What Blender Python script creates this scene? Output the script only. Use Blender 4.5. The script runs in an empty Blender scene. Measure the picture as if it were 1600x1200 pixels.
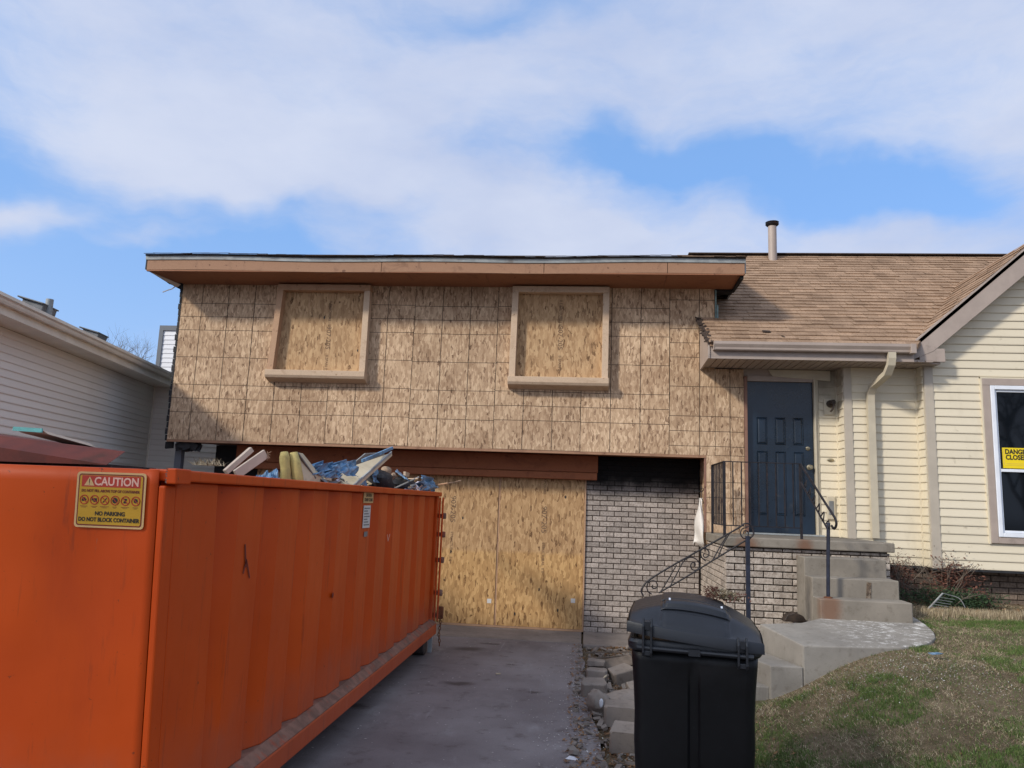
import bpy, math, random
import numpy as np
from mathutils import Vector, Matrix, noise, Euler
random.seed(7)
U, G_ = random.uniform, random.gauss
rng = np.random.default_rng(11)
S = bpy.context.scene
COL = S.collection
R = math.radians

# ------------------------------------------------------------------ camera
F_PX, YAW, PITCH, ROLL, CAM_H = 1185.0, R(5.77), R(8.85), R(2.13), 1.75
fw = Vector((-math.sin(YAW)*math.cos(PITCH), math.cos(YAW)*math.cos(PITCH), math.sin(PITCH)))
rt0 = Vector((math.cos(YAW), math.sin(YAW), 0)); up0 = rt0.cross(fw)
rt = rt0*math.cos(ROLL) + up0*math.sin(ROLL)
up = -rt0*math.sin(ROLL) + up0*math.cos(ROLL)
cd = bpy.data.cameras.new('camera'); cam = bpy.data.objects.new('camera', cd); COL.objects.link(cam)
cd.sensor_width = 36; cd.lens = F_PX/1600*36; cd.clip_end = 2000; cd.clip_start = 0.05
M = Matrix((rt, up, -fw)).transposed().to_4x4(); M.translation = (0, 0, CAM_H)
cam.matrix_world = M
S.camera = cam

# ------------------------------------------------------------------ sun and sky
TO_SUN = Vector((-1.02, -0.88, 0.84)).normalized()
SUN_EL = math.asin(TO_SUN.z); SUN_AZ = math.atan2(TO_SUN.x, TO_SUN.y)
ld = bpy.data.lights.new('sun', 'SUN'); ld.energy = 3.2; ld.angle = R(6.0); ld.color = (1, .93, .82)
sun = bpy.data.objects.new('sun', ld); COL.objects.link(sun)
sun.rotation_euler = TO_SUN.to_track_quat('Z', 'Y').to_euler()

W = bpy.data.worlds.new('World'); S.world = W; W.use_nodes = True
class NT:
    """small node-graph helper"""
    def __init__(s, tree): s.t = tree; s.n = tree.nodes; s.l = tree.links
    def new(s, typ, ins=None, **kw):
        n = s.n.new(typ)
        for k, v in kw.items(): setattr(n, k, v)
        if ins:
            for k, v in ins.items():
                sock = n.inputs[k]
                if isinstance(v, bpy.types.NodeSocket): s.l.new(v, sock)
                else: sock.default_value = v
        return n
    def math(s, op, a, b=0.0, c=None, clamp=False):
        n = s.new('ShaderNodeMath', {0: a, 1: b}, operation=op, use_clamp=clamp)
        if c is not None:
            if isinstance(c, bpy.types.NodeSocket): s.l.new(c, n.inputs[2])
            else: n.inputs[2].default_value = c
        return n.outputs[0]
    def dot(s, a, v):
        return s.new('ShaderNodeVectorMath', {0: a, 1: v}, operation='DOT_PRODUCT').outputs['Value']
    def mix(s, fac, a, b, blend='MIX'):
        n = s.n.new('ShaderNodeMix'); n.data_type = 'RGBA'; n.blend_type = blend
        for i, v in ((0, fac), (6, a), (7, b)):
            if isinstance(v, bpy.types.NodeSocket): s.l.new(v, n.inputs[i])
            else: n.inputs[i].default_value = (*v, 1) if isinstance(v, tuple) and len(v) == 3 else v
        return n.outputs[2]
    def ramp(s, fac, pts, interp='LINEAR'):
        n = s.new('ShaderNodeValToRGB', {0: fac}); r = n.color_ramp; r.interpolation = interp
        while len(r.elements) > 1: r.elements.remove(r.elements[0])
        for i, (p, c) in enumerate(pts):
            e = r.elements[0] if i == 0 else r.elements.new(p)
            e.position = p; e.color = (*c, 1) if not isinstance(c, (int, float)) else (c, c, c, 1)
        return n.outputs[0]
    def noise(s, vec, scale, detail=3, rough=.5, dim='3D', out=0, dist=0.0):
        n = s.new('ShaderNodeTexNoise', {'Vector': vec, 'Scale': scale, 'Detail': detail, 'Roughness': rough, 'Distortion': dist}, noise_dimensions=dim)
        return n.outputs[out]
    def map(s, vec, loc=(0,0,0), rot=(0,0,0), scale=(1,1,1), typ='POINT'):
        return s.new('ShaderNodeMapping', {'Vector': vec, 'Location': loc, 'Rotation': rot, 'Scale': scale}, vector_type=typ).outputs[0]
    def smooth(s, v, lo, hi):
        n = s.new('ShaderNodeMapRange', {'Value': v, 'From Min': lo, 'From Max': hi}, interpolation_type='SMOOTHSTEP'); return n.outputs[0]

def pix_dir(px, py):
    return (fw*F_PX + rt*(px-800) + up*(600-py)).normalized()

def build_sky():
    g = NT(W.node_tree); g.n.clear()
    tc = g.new('ShaderNodeTexCoord').outputs['Generated']
    sky = g.new('ShaderNodeTexSky', sky_type='NISHITA', sun_disc=False, sun_elevation=SUN_EL, sun_rotation=SUN_AZ,
                air_density=1.0, dust_density=.6, ozone_density=2.0).outputs[0]
    # wispy distortion of the direction
    w1 = g.noise(tc, 3.2, 5, .55, out=1)
    off = g.new('ShaderNodeVectorMath', {0: w1, 1: (.5, .5, .5)}, operation='SUBTRACT').outputs[0]
    off = g.new('ShaderNodeVectorMath', {0: off, 3: .24}, operation='SCALE').outputs[0]
    d = g.new('ShaderNodeVectorMath', {0: tc, 1: off}, operation='ADD').outputs[0]
    # openings of blue between the clouds: centre (x,y), radii, tilt, strength
    holes = [(70, 235, 300, 62, 24, 1.0), (90, 420, 330, 95, 0, 1.05), (330, 385, 330, 42, 5, .65), (520, 345, 240, 30, 8, .4),
             (1240, 262, 275, 46, 6, 1.45), (1080, 335, 150, 45, 10, .45), (640, 60, 250, 34, -12, .25), (860, 15, 260, 26, 0, .3), (0, 20, 120, 50, 20, .3),
             (1000, 235, 150, 30, -5, .5), (150, 560, 200, 120, 0, .6),
             (62, 280, 85, 26, 8, -1.1), (250, 332, 60, 20, 0, -.9), (950, 362, 150, 34, 0, -.8), (700, 372, 120, 26, 0, -.5), (1300, 350, 200, 34, 0, -.5), (480, 240, 260, 60, 20, -.35), (1400, 272, 110, 22, 14, .7)]
    tot = None
    for (x, y, a, b, ang, st) in holes:
        c = pix_dir(x, y); ca, sa = math.cos(R(ang)), math.sin(R(ang))
        e = pix_dir(x+20*ca, y+20*sa) - c; e.normalize()
        f = c.cross(e).normalized()
        ra, rb = a/1230, b/1230
        u = g.dot(d, tuple(e/ra)); u = g.math('SUBTRACT', u, c.dot(e)/ra)
        v = g.dot(d, tuple(f/rb)); v = g.math('SUBTRACT', v, c.dot(f)/rb)
        q = g.math('ADD', g.math('MULTIPLY', u, u), g.math('MULTIPLY', v, v))
        k = g.math('MULTIPLY', g.math('POWER', 2.718, g.math('MULTIPLY', q, -.9)), st)
        front = g.math('GREATER_THAN', g.dot(d, tuple(c)), 0.0)
        k = g.math('MULTIPLY', k, front)
        tot = k if tot is None else g.math('ADD', tot, k)
    # streaky wisps everywhere, stretched along the horizon
    st1 = g.noise(g.map(d, rot=(0, R(16), 0), scale=(1.3, 1.3, 4.6)), 2.3, 8, .60)
    st2 = g.noise(g.map(tc, rot=(0, R(16), 0), scale=(1.0, 1.0, 3.4)), 7.0, 6, .62)
    n = g.math('ADD', g.math('MULTIPLY', g.math('SUBTRACT', st1, .5), 1.9), g.math('MULTIPLY', g.math('SUBTRACT', st2, .5), .75))
    blue = g.math('ADD', tot, n)
    blue = g.math('ADD', blue, .05)
    blue = g.math('MULTIPLY', g.smooth(blue, -.25, 1.25), .93)
    # clouds: pale lavender white, a little greyer in the thick parts
    th = g.smooth(g.noise(g.map(tc, scale=(1, 1, 2.2)), 2.6, 6, .55), .3, .72)
    cloud = g.mix(th, (4.9, 5.7, 7.8), (6.3, 6.9, 8.5))
    glow = g.math('POWER', g.math('MAXIMUM', g.dot(tc, tuple(TO_SUN)), 0.0), 3.0)      # thin cloud brighter towards the sun, added out of view to raise ambient light
    cloud = g.mix(1.0, cloud, g.new('ShaderNodeCombineColor', {0: g.math('MULTIPLY_ADD', glow, 1.1, 1.0), 1: g.math('MULTIPLY_ADD', glow, 1.05, 1.0), 2: g.math('MULTIPLY_ADD', glow, .85, 1.0)}).outputs[0], 'MULTIPLY')
    # clear sky of the sky texture, lifted by thin haze
    skyc = g.mix(.65, g.mix(1.0, sky, (1.15, 1.5, 2.1), 'MULTIPLY'), (2.2, 4.6, 8.7))
    el = g.smooth(g.new('ShaderNodeSeparateXYZ', {0: tc}).outputs[2], .02, .42)
    hz = g.mix(el, (4.6, 6.2, 8.9), skyc)
    base = g.mix(.55, skyc, hz)
    col = g.mix(blue, cloud, base)
    # below the horizon: dull ground colour
    z = g.new('ShaderNodeSeparateXYZ', {0: tc}).outputs[2]
    col = g.mix(g.smooth(z, -.02, .01), (1.2, 1.1, 1.0), col)
    bg = g.new('ShaderNodeBackground', {'Color': col, 'Strength': .105})
    o = g.new('ShaderNodeOutputWorld'); g.l.new(bg.outputs[0], o.inputs[0])
build_sky()

S.render.engine = 'CYCLES'
S.view_settings.view_transform = 'Standard'; S.view_settings.look = 'None'
S.view_settings.exposure = 0; S.view_settings.gamma = 1; S.view_settings.use_curve_mapping = False
S.cycles.max_bounces = 6; S.cycles.diffuse_bounces = 3; S.cycles.glossy_bounces = 3

# ------------------------------------------------------------------ mesh helpers
class MB:
    """collects faces and links them as one mesh object"""
    def __init__(s): s.v = []; s.f = []; s.m = []; s.mi = 0
    def add(s, vs, fs):
        b = len(s.v); s.v += [tuple(p) for p in vs]; s.f += [tuple(i+b for i in f) for f in fs]; s.m += [s.mi]*len(fs); return s
    def box(s, x0, x1, y0, y1, z0, z1):
        return s.add([(x0,y0,z0),(x1,y0,z0),(x1,y1,z0),(x0,y1,z0),(x0,y0,z1),(x1,y0,z1),(x1,y1,z1),(x0,y1,z1)],
                     [(0,3,2,1),(4,5,6,7),(0,1,5,4),(1,2,6,5),(2,3,7,6),(3,0,4,7)])
    def obox(s, c, size, rot=(0,0,0)):
        m = Euler(tuple(R(a) for a in rot)).to_matrix(); hx, hy, hz = [k/2 for k in size]
        vs = [m @ Vector(p) + Vector(c) for p in ((-hx,-hy,-hz),(hx,-hy,-hz),(hx,hy,-hz),(-hx,hy,-hz),(-hx,-hy,hz),(hx,-hy,hz),(hx,hy,hz),(-hx,hy,hz))]
        return s.add(vs, [(0,3,2,1),(4,5,6,7),(0,1,5,4),(1,2,6,5),(2,3,7,6),(3,0,4,7)])
    def beam(s, a, b, w, h, upv=(0,0,1)):
        a, b = Vector(a), Vector(b); d = (b-a).normalized(); u = Vector(upv)
        r_ = d.cross(u)
        if r_.length < 1e-4: r_ = d.cross(Vector((0,1,0)))
        r_.normalize(); u = r_.cross(d)
        vs = [p + r_*i*w/2 + u*j*h/2 for p in (a, b) for i, j in ((-1,-1),(1,-1),(1,1),(-1,1))]
        return s.add(vs, [(0,1,2,3),(7,6,5,4),(0,4,5,1),(1,5,6,2),(2,6,7,3),(3,7,4,0)])
    def prism(s, poly, o, u, v, ext):
        """poly (a,b) in plane o+a*u+b*v, extruded by vector ext"""
        o, u, v, ext = map(Vector, (o, u, v, ext)); n = len(poly)
        p0 = [o+u*a+v*b for a, b in poly]; p1 = [p+ext for p in p0]
        fs = [tuple(range(n))[::-1], tuple(range(n, 2*n))] + [(i, (i+1) % n, (i+1) % n+n, i+n) for i in range(n)]
        if u.cross(v).dot(ext) < 0: fs = [f[::-1] for f in fs]
        return s.add(p0+p1, fs)
    def tube(s, pts, r, n=8, cap=True, closed=False):
        pts = [Vector(p) for p in pts]; k = len(pts); rr = r if hasattr(r, '__len__') else [r]*k
        vs = []; prev = None
        for i, p in enumerate(pts):
            if closed: t = (pts[(i+1) % k]-pts[i-1]).normalized()
            else: t = (pts[min(i+1, k-1)]-pts[max(i-1, 0)]).normalized()
            if prev is None:
                a = Vector((0,0,1)) if abs(t.z) < .9 else Vector((1,0,0)); x = t.cross(a).normalized()
            else:
                x = prev - t*prev.dot(t); x = x.normalized() if x.length > 1e-5 else t.orthogonal().normalized()
            prev = x; y = t.cross(x)
            for j in range(n):
                an = 2*math.pi*j/n; vs.append(p + (x*math.cos(an)+y*math.sin(an))*rr[i])
        fs = []
        for i in range(k if closed else k-1):
            a = i*n; b = ((i+1) % k)*n
            fs += [(a+j, a+(j+1) % n, b+(j+1) % n, b+j) for j in range(n)]
        if cap and not closed: fs += [tuple(range(n))[::-1], tuple(range((k-1)*n, k*n))]
        return s.add(vs, fs)
    def lathe(s, prof, c, axis=(0,0,1), n=16):
        ax = Vector(axis).normalized(); x = ax.orthogonal().normalized(); y = ax.cross(x); c = Vector(c); vs = []
        for r_, h in prof:
            for j in range(n):
                an = 2*math.pi*j/n; vs.append(c+ax*h+(x*math.cos(an)+y*math.sin(an))*r_)
        fs = [(i*n+j, i*n+(j+1) % n, (i+1)*n+(j+1) % n, (i+1)*n+j) for i in range(len(prof)-1) for j in range(n)]
        fs += [tuple(range(n))[::-1], tuple(range((len(prof)-1)*n, len(prof)*n))]
        return s.add(vs, fs)
    def grid(s, nx, ny, fn):
        vs = [fn(i/nx, j/ny) for j in range(ny+1) for i in range(nx+1)]
        return s.add(vs, [(j*(nx+1)+i, j*(nx+1)+i+1, (j+1)*(nx+1)+i+1, (j+1)*(nx+1)+i) for j in range(ny) for i in range(nx)])
    def mesh(s, name, mat, smooth=False, origin=(0,0,0)):
        me = bpy.data.meshes.new(name); o = Vector(origin)
        me.from_pydata([tuple(Vector(v)-o) for v in s.v], [], s.f)
        mats = mat if isinstance(mat, (list, tuple)) else [mat]
        for m in mats: me.materials.append(m)
        if len(mats) > 1: me.polygons.foreach_set('material_index', s.m)
        if smooth: me.polygons.foreach_set('use_smooth', [True]*len(me.polygons))
        me.update(); return me
    def build(s, name, mat, parent=None, smooth=False, bevel=0, origin=(0,0,0), autosmooth=False, solid=0, subsurf=0, bseg=2):
        me = s.mesh(name, mat, smooth or autosmooth, origin)
        o = link(name, me, parent, origin)
        if solid:
            m = o.modifiers.new('s', 'SOLIDIFY'); m.thickness = solid; m.offset = 0
        if subsurf:
            m = o.modifiers.new('ss', 'SUBSURF'); m.levels = m.render_levels = subsurf
        if bevel:
            m = o.modifiers.new('b', 'BEVEL'); m.width = bevel; m.segments = bseg; m.limit_method = 'ANGLE'; m.angle_limit = R(35)
        if autosmooth and hasattr(me, 'set_sharp_from_angle'): me.set_sharp_from_angle(angle=R(35))
        return o

def wloc(o):
    v = Vector((0,0,0))
    while o is not None: v += o.location; o = o.parent
    return v
def link(name, me, parent=None, origin=(0,0,0)):
    """links a mesh whose vertices are relative to the world point `origin`; thing roots never carry rotation here"""
    o = bpy.data.objects.new(name, me); COL.objects.link(o)
    if parent is not None:
        o.parent = parent; o.location = Vector(origin)-wloc(parent)
    else: o.location = origin
    return o
def tag(o, label=None, cat=None, group=None, kind=None):
    for k, v in (('label', label), ('category', cat), ('group', group), ('kind', kind)):
        if v: o[k] = v
    return o
def thing(name, loc, label, cat, group=None):
    o = bpy.data.objects.new(name, None); COL.objects.link(o); o.location = loc; o.empty_display_size = .2
    return tag(o, label, cat, group)

# ------------------------------------------------------------------ materials
MATS = {}
def newmat(name):
    m = bpy.data.materials.new(name); m.use_nodes = True; g = NT(m.node_tree); g.n.clear()
    o = g.new('ShaderNodeOutputMaterial'); b = g.new('ShaderNodeBsdfPrincipled'); g.l.new(b.outputs[0], o.inputs[0])
    MATS[name] = m
    g.pos = g.new('ShaderNodeNewGeometry').outputs['Position']
    def setb(**kw):
        for k, v in kw.items():
            k = {'color': 'Base Color', 'rough': 'Roughness', 'metal': 'Metallic', 'normal': 'Normal', 'spec': 'Specular IOR Level', 'coat': 'Coat Weight', 'trans': 'Transmission Weight', 'sss': 'Subsurface Weight'}[k]
            if isinstance(v, bpy.types.NodeSocket): g.l.new(v, b.inputs[k])
            else: b.inputs[k].default_value = (*v, 1) if isinstance(v, tuple) and len(v) == 3 else v
    g.set = setb; g.b = b
    def bump(h, strength=.5, dist=.01):
        return g.new('ShaderNodeBump', {'Height': h, 'Strength': strength, 'Distance': dist}).outputs[0]
    g.bump = bump
    return m, g
def plain(name, base, rough=.6, var=.25, scale=6, dirt=None, dscale=3, dlo=.52, dhi=.72, metal=0, bump=.15, bscale=60, spec=.5, stretch=(1,1,1), objvar=0):
    """paint-like material with tonal drift, optional dirt colour, fine relief"""
    m, g = newmat(name); P = g.map(g.pos, scale=stretch)
    n = g.noise(P, scale, 5, .6)
    lo = tuple(c*(1-var) for c in base); hi = tuple(min(1, c*(1+var)) for c in base)
    c = g.mix(g.smooth(n, .3, .7), lo, hi)
    if dirt: c = g.mix(g.math('MULTIPLY', g.smooth(g.noise(P, dscale, 7, .65), dlo, dhi), .8), c, dirt)
    if objvar:
        rnd = g.new('ShaderNodeObjectInfo').outputs['Random']
        c = g.new('ShaderNodeHueSaturation', {'Color': c, 'Value': g.math('MULTIPLY_ADD', rnd, objvar*2, 1-objvar)}).outputs[0]
    g.set(color=c, metal=metal, spec=spec, rough=g.math('MULTIPLY_ADD', n, .25, rough-.12, clamp=True))
    if bump: g.set(normal=g.bump(g.noise(P, bscale, 4, .6), bump, .004))
    return m

def osb(name, light, mid, dark, grid=False, weather=0.0, flake=1.0, yellow_below=None):
    """oriented strand board: overlapping long flakes; optional ruled nailing grid from the sheet's own corner"""
    m, g = newmat(name); P = g.pos
    sep = g.new('ShaderNodeSeparateXYZ', {0: P}); xz = g.new('ShaderNodeCombineXYZ', {0: sep.outputs[0], 1: sep.outputs[2], 2: g.math('MULTIPLY', sep.outputs[1], .5)}).outputs[0]
    rnd = g.new('ShaderNodeObjectInfo').outputs['Random']
    xz = g.new('ShaderNodeVectorMath', {0: xz, 1: g.new('ShaderNodeCombineXYZ', {0: g.math('MULTIPLY', rnd, 31), 1: g.math('MULTIPLY', rnd, 17)}).outputs[0]}, operation='ADD').outputs[0]
    wob = g.noise(xz, 9, 3, .6, out=1)
    wob = g.new('ShaderNodeVectorMath', {0: g.new('ShaderNodeVectorMath', {0: wob, 1: (.5,.5,.5)}, operation='SUBTRACT').outputs[0], 3: .05}, operation='SCALE').outputs[0]
    xz = g.new('ShaderNodeVectorMath', {0: xz, 1: wob}, operation='ADD').outputs[0]
    val = None; edge = None
    for i, (ang, sx, sy, th) in enumerate(((8, 30, 9, 0), (-22, 34, 10, .5), (31, 32, 10, .58), (62, 30, 11, .72), (-8, 46, 12, .66))):
        v = g.new('ShaderNodeTexVoronoi', {'Vector': g.map(xz, loc=(i*7.3, i*3.1, 0), rot=(0,0,R(ang)), scale=(sx*flake, sy*flake, 1)), 'Scale': 1.0}, voronoi_dimensions='2D')
        s = g.new('ShaderNodeSeparateColor', {0: v.outputs['Color']})
        if val is None: val = s.outputs[0]
        else:
            k = g.math('MULTIPLY', g.math('GREATER_THAN', s.outputs[1], th), g.math('LESS_THAN', v.outputs['Distance'], .62))
            val = g.new('ShaderNodeMix', {0: k, 2: val, 3: s.outputs[0]}).outputs[0]
    grain = g.noise(g.map(xz, scale=(1, .15, 1)), 160*flake, 3, .6)
    val2 = g.math('ADD', val, g.math('MULTIPLY', g.math('SUBTRACT', grain, .5), .5))
    c = g.ramp(val2, [(0, dark), (.02, tuple(a*.35+b*.65 for a, b in zip(mid, dark))), (.08, tuple(a*.72+b*.28 for a, b in zip(mid, dark))), (.32, mid), (.7, tuple((a+b)/2 for a, b in zip(mid, light))), (1, light)])
    if weather:
        w = g.smooth(g.noise(P, 1.6, 6, .62), .42, .68)
        c = g.mix(g.math('MULTIPLY', w, weather), c, g.mix(1.0, c, (.62, .56, .52), 'MULTIPLY'))
        w = g.smooth(g.noise(P, 4.5, 6, .7), .56, .70)
        c = g.mix(g.math('MULTIPLY', w, weather), c, g.mix(1.0, c, (.72, .70, .70), 'MULTIPLY'))
    if yellow_below is not None:
        zz = g.math('ADD', sep.outputs[2], g.math('MULTIPLY', g.math('SUBTRACT', g.noise(P, 3, 3), .5), .12))
        c = g.mix(g.smooth(zz, yellow_below-.05, yellow_below+.03), g.mix(1.0, c, (1.12, 1.08, .92), 'MULTIPLY'), c)
    c = g.new('ShaderNodeHueSaturation', {'Color': c, 'Value': g.math('MULTIPLY_ADD', rnd, .14, .93)}).outputs[0]
    if grid:
        ob = g.new('ShaderNodeSeparateXYZ', {0: g.new('ShaderNodeTexCoord').outputs['Object']})
        jit = g.math('MULTIPLY', g.math('SUBTRACT', g.noise(P, 2.0, 2), .5), .012)
        def line(coord, period, off, w):
            a = g.math('ADD', g.math('ADD', coord, jit), off)
            a = g.math('ABSOLUTE', g.math('SUBTRACT', g.math('FRACT', g.math('DIVIDE', a, period)), .5))
            return g.math('GREATER_THAN', a, .5 - w/period)
        lx = line(ob.outputs[0], .4064, 0, .0058)
        lz = g.math('MAXIMUM', line(ob.outputs[2], .4064, 0, .0046), line(ob.outputs[2], 1.2192, -.6096, .0046))
        ln = g.math('MAXIMUM', lx, lz)
        ln = g.math('MULTIPLY', ln, g.smooth(g.noise(P, 5, 4, .6), .2, .42))
        c = g.mix(g.math('MULTIPLY', ln, .85), c, (.045, .03, .02))
    g.set(color=c, rough=.78, spec=.25, normal=g.bump(val2, .25, .003))
    return m

M_OSB_OLD = osb('weathered strand board', (.66, .48, .315), (.44, .295, .182), (.16, .092, .055), grid=True, weather=.6, flake=1.2)
M_OSB_NEW = osb('fresh strand board', (.57, .37, .19), (.40, .24, .115), (.12, .06, .028), yellow_below=1.06)
M_OSB_WIN = osb('window strand board', (.58, .39, .215), (.42, .26, .135), (.13, .07, .035))

def lumber(name, base, dark):
    m, g = newmat(name); P = g.pos
    n = g.noise(P, 3, 6, .6, dist=2)
    gr = g.noise(g.map(P, scale=(3, 3, 3)), 22, 3, .5, dist=3)
    k = g.smooth(g.noise(P, 14, 2), .68, .75)
    c = g.mix(g.smooth(gr, .35, .7), base, tuple(b*.8 for b in base)); c = g.mix(g.math('MULTIPLY', k, .7), c, dark)
    c = g.mix(g.math('MULTIPLY', g.smooth(n, .5, .75), .45), c, dark)
    g.set(color=c, rough=.7, spec=.3, normal=g.bump(gr, .2, .003)); return m
M_STUD = lumber('stud lumber', (.62, .46, .32), (.30, .17, .10))
M_STUD2 = lumber('brown stud lumber', (.50, .31, .19), (.22, .11, .06))
M_FASCIA = lumber('raw fascia lumber', (.36, .20, .12), (.10, .045, .028))
M_SOFFIT = lumber('stained plywood soffit', (.33, .145, .075), (.12, .05, .03))
M_HEADER = lumber('dark stained header', (.34, .115, .048), (.13, .04, .018))
M_TRIMWOOD = lumber('brown door jamb', (.26, .14, .10), (.07, .03, .02))

def brickmat(name, base, dark, red, soot_shade_z=None, soot_shade_amt=1.0):
    m, g = newmat(name); P = g.pos
    rnd = g.new('ShaderNodeObjectInfo').outputs['Random']
    n = g.noise(P, 38, 6, .7); n2 = g.noise(P, 7, 5, .6)
    c = g.mix(g.smooth(n, .35, .75), base, dark)
    c = g.mix(g.math('MULTIPLY', g.smooth(n2, .45, .72), .4), c, tuple(d*.8 for d in dark))
    c = g.new('ShaderNodeHueSaturation', {'Color': c, 'Value': g.math('MULTIPLY_ADD', rnd, .42, .78)}).outputs[0]
    # a few bricks where the whitewash has flaked off
    rr = g.math('MULTIPLY', g.math('GREATER_THAN', rnd, .985), g.smooth(g.noise(P, 12, 3), .38, .5))
    rr = g.math('MULTIPLY', rr, g.math('LESS_THAN', g.new('ShaderNodeSeparateXYZ', {0: P}).outputs[2], .75))
    c = g.mix(rr, c, red)
    if soot_shade_z is not None:  # smoke soot plus the overhang's shade, both painted into the upper courses
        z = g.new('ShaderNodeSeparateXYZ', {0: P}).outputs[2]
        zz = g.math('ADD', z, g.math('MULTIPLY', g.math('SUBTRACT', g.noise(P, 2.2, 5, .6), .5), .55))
        s = g.smooth(zz, soot_shade_z-.28, soot_shade_z+.12)
        c = g.mix(g.math('MULTIPLY', s, soot_shade_amt), c, (.008, .007, .007))
    g.set(color=c, rough=.85, spec=.25, normal=g.bump(n, .6, .006)); return m
M_BRICK = brickmat('whitewashed brick', (.44, .385, .345), (.20, .165, .14), (.30, .05, .03), soot_shade_z=2.04)
M_BRICK_P = brickmat('porch brick', (.48, .42, .36), (.19, .15, .12), (.32, .05, .03))
M_BRICK_F = brickmat('foundation brick', (.22, .165, .125), (.09, .065, .05), (.12, .06, .04))
M_MORTAR = brickmat('dark mortar', (.075, .052, .04), (.035, .025, .02), (.05, .03, .02), soot_shade_z=2.04)

def siding(name, base, grime=(.20, .16, .10), gamt=.75, soot=None):
    m, g = newmat(name); P = g.pos
    n = g.noise(g.map(P, scale=(1, 1, .35)), 1.6, 6, .62); n2 = g.noise(P, 9, 5, .65)
    rnd = g.new('ShaderNodeObjectInfo').outputs['Random']
    c = g.new('ShaderNodeHueSaturation', {'Color': (*base, 1), 'Value': g.math('MULTIPLY_ADD', rnd, .07, .965)}).outputs[0]
    c = g.mix(g.math('MULTIPLY', g.smooth(n, .5, .78), gamt*.5), c, grime)
    c = g.mix(g.math('MULTIPLY', g.smooth(n2, .62, .78), gamt*.6), c, grime)
    if soot:
        (cx, cz, r_) = soot
        s = g.new('ShaderNodeSeparateXYZ', {0: P}); a = g.math('SUBTRACT', s.outputs[0], cx); b = g.math('SUBTRACT', s.outputs[2], cz)
        dd = g.math('SQRT', g.math('ADD', g.math('MULTIPLY', g.math('MULTIPLY', a, a), 3.2), g.math('MULTIPLY', b, b)))
        dd = g.math('ADD', dd, g.math('MULTIPLY', g.math('SUBTRACT', g.noise(P, 5, 5, .6), .5), .5))
        c = g.mix(g.math('MULTIPLY', g.math('SUBTRACT', 1.0, g.smooth(dd, r_*.2, r_)), .72), c, (.06, .045, .035))
    grn = g.noise(g.map(P, scale=(1, 1, 8)), 26, 3, .5)
    g.set(color=c, rough=.55, spec=.35, normal=g.bump(grn, .12, .003)); return m
M_SIDING = siding('cream vinyl siding', (.67, .595, .45), soot=(3.15, 3.60, .62))
M_SIDING_W = siding('pale neighbour siding', (.86, .84, .77), gamt=.12)
M_TAUPE = plain('taupe aluminium trim', (.37, .30, .255), .5, .08, 4, dirt=(.12, .09, .07), dlo=.6, dhi=.8)
M_CREAMTRIM = plain('cream trim', (.50, .44, .33), .5, .07, 4, dirt=(.2, .16, .1), dlo=.6, dhi=.8)
M_CORNERTRIM = plain('corner post vinyl', (.44, .385, .31), .5, .06, 4)
M_WHITE = plain('white vinyl', (.74, .77, .82), .4, .05, 5, bump=0)
M_NBTRIM = plain('neighbour trim', (.84, .81, .70), .5, .06, 4)
M_GREYTRIM = plain('grey gable trim', (.12, .13, .15), .6, .1, 4)
M_BLACKMETAL = plain('black wrought iron', (.014, .012, .015), .6, .5, 15, dirt=(.09, .035, .015), dscale=14, dlo=.6, dhi=.72, spec=.35)
M_BLUEMETAL = plain('dark blue iron', (.014, .018, .034), .45, .3, 12, dirt=(.10, .04, .02), dscale=9, dlo=.64, dhi=.72)
M_DRIP = plain('pale metal drip edge', (.30, .32, .32), .5, .2, 6, dirt=(.1, .07, .05))
M_BLACK = plain('charred black', (.012, .011, .011), .9, .5, 9)
M_DARKWRAP = plain('torn black felt', (.02, .02, .022), .8, .4, 20)
M_BURNT = plain('burnt brass', (.035, .022, .014), .6, .5, 25)
M_RUST = plain('rust', (.14, .05, .02), .9, .5, 25)
M_FLASH = plain('green copper flashing', (.16, .24, .23), .5, .4, 12)
M_WRAP = plain('white house wrap', (.66, .62, .57), .6, .08, 6, dirt=(.2, .12, .08), dlo=.6, dhi=.75)

def shingles(name, a, b, c3):
    m, g = newmat(name); P = g.pos
    rnd = g.new('ShaderNodeObjectInfo').outputs['Random']
    s = g.new('ShaderNodeSeparateXYZ', {0: P})
    tab = g.new('ShaderNodeTexWhiteNoise', {'Vector': g.new('ShaderNodeCombineXYZ', {0: g.math('FLOOR', g.math('MULTIPLY', s.outputs[0], 5.3)), 1: g.math('FLOOR', g.math('MULTIPLY', s.outputs[2], 11.7))}).outputs[0]}).outputs[0]
    n = g.noise(P, 60, 3, .7)
    c = g.mix(tab, a, b); c = g.mix(g.smooth(n, .45, .7), c, c3)
    c = g.mix(g.math('MULTIPLY', g.smooth(g.noise(P, 1.4, 5, .6), .5, .75), .35), c, tuple(k*.6 for k in c3))
    g.set(color=c, rough=.92, spec=.2, normal=g.bump(n, .5, .004)); return m
M_SHINGLE = shingles('brown asphalt shingle', (.27, .178, .115), (.40, .27, .178), (.16, .10, .063))
M_SHINGLE_D = shingles('dark shingle', (.05, .035, .03), (.085, .06, .045), (.02, .015, .012))

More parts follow.
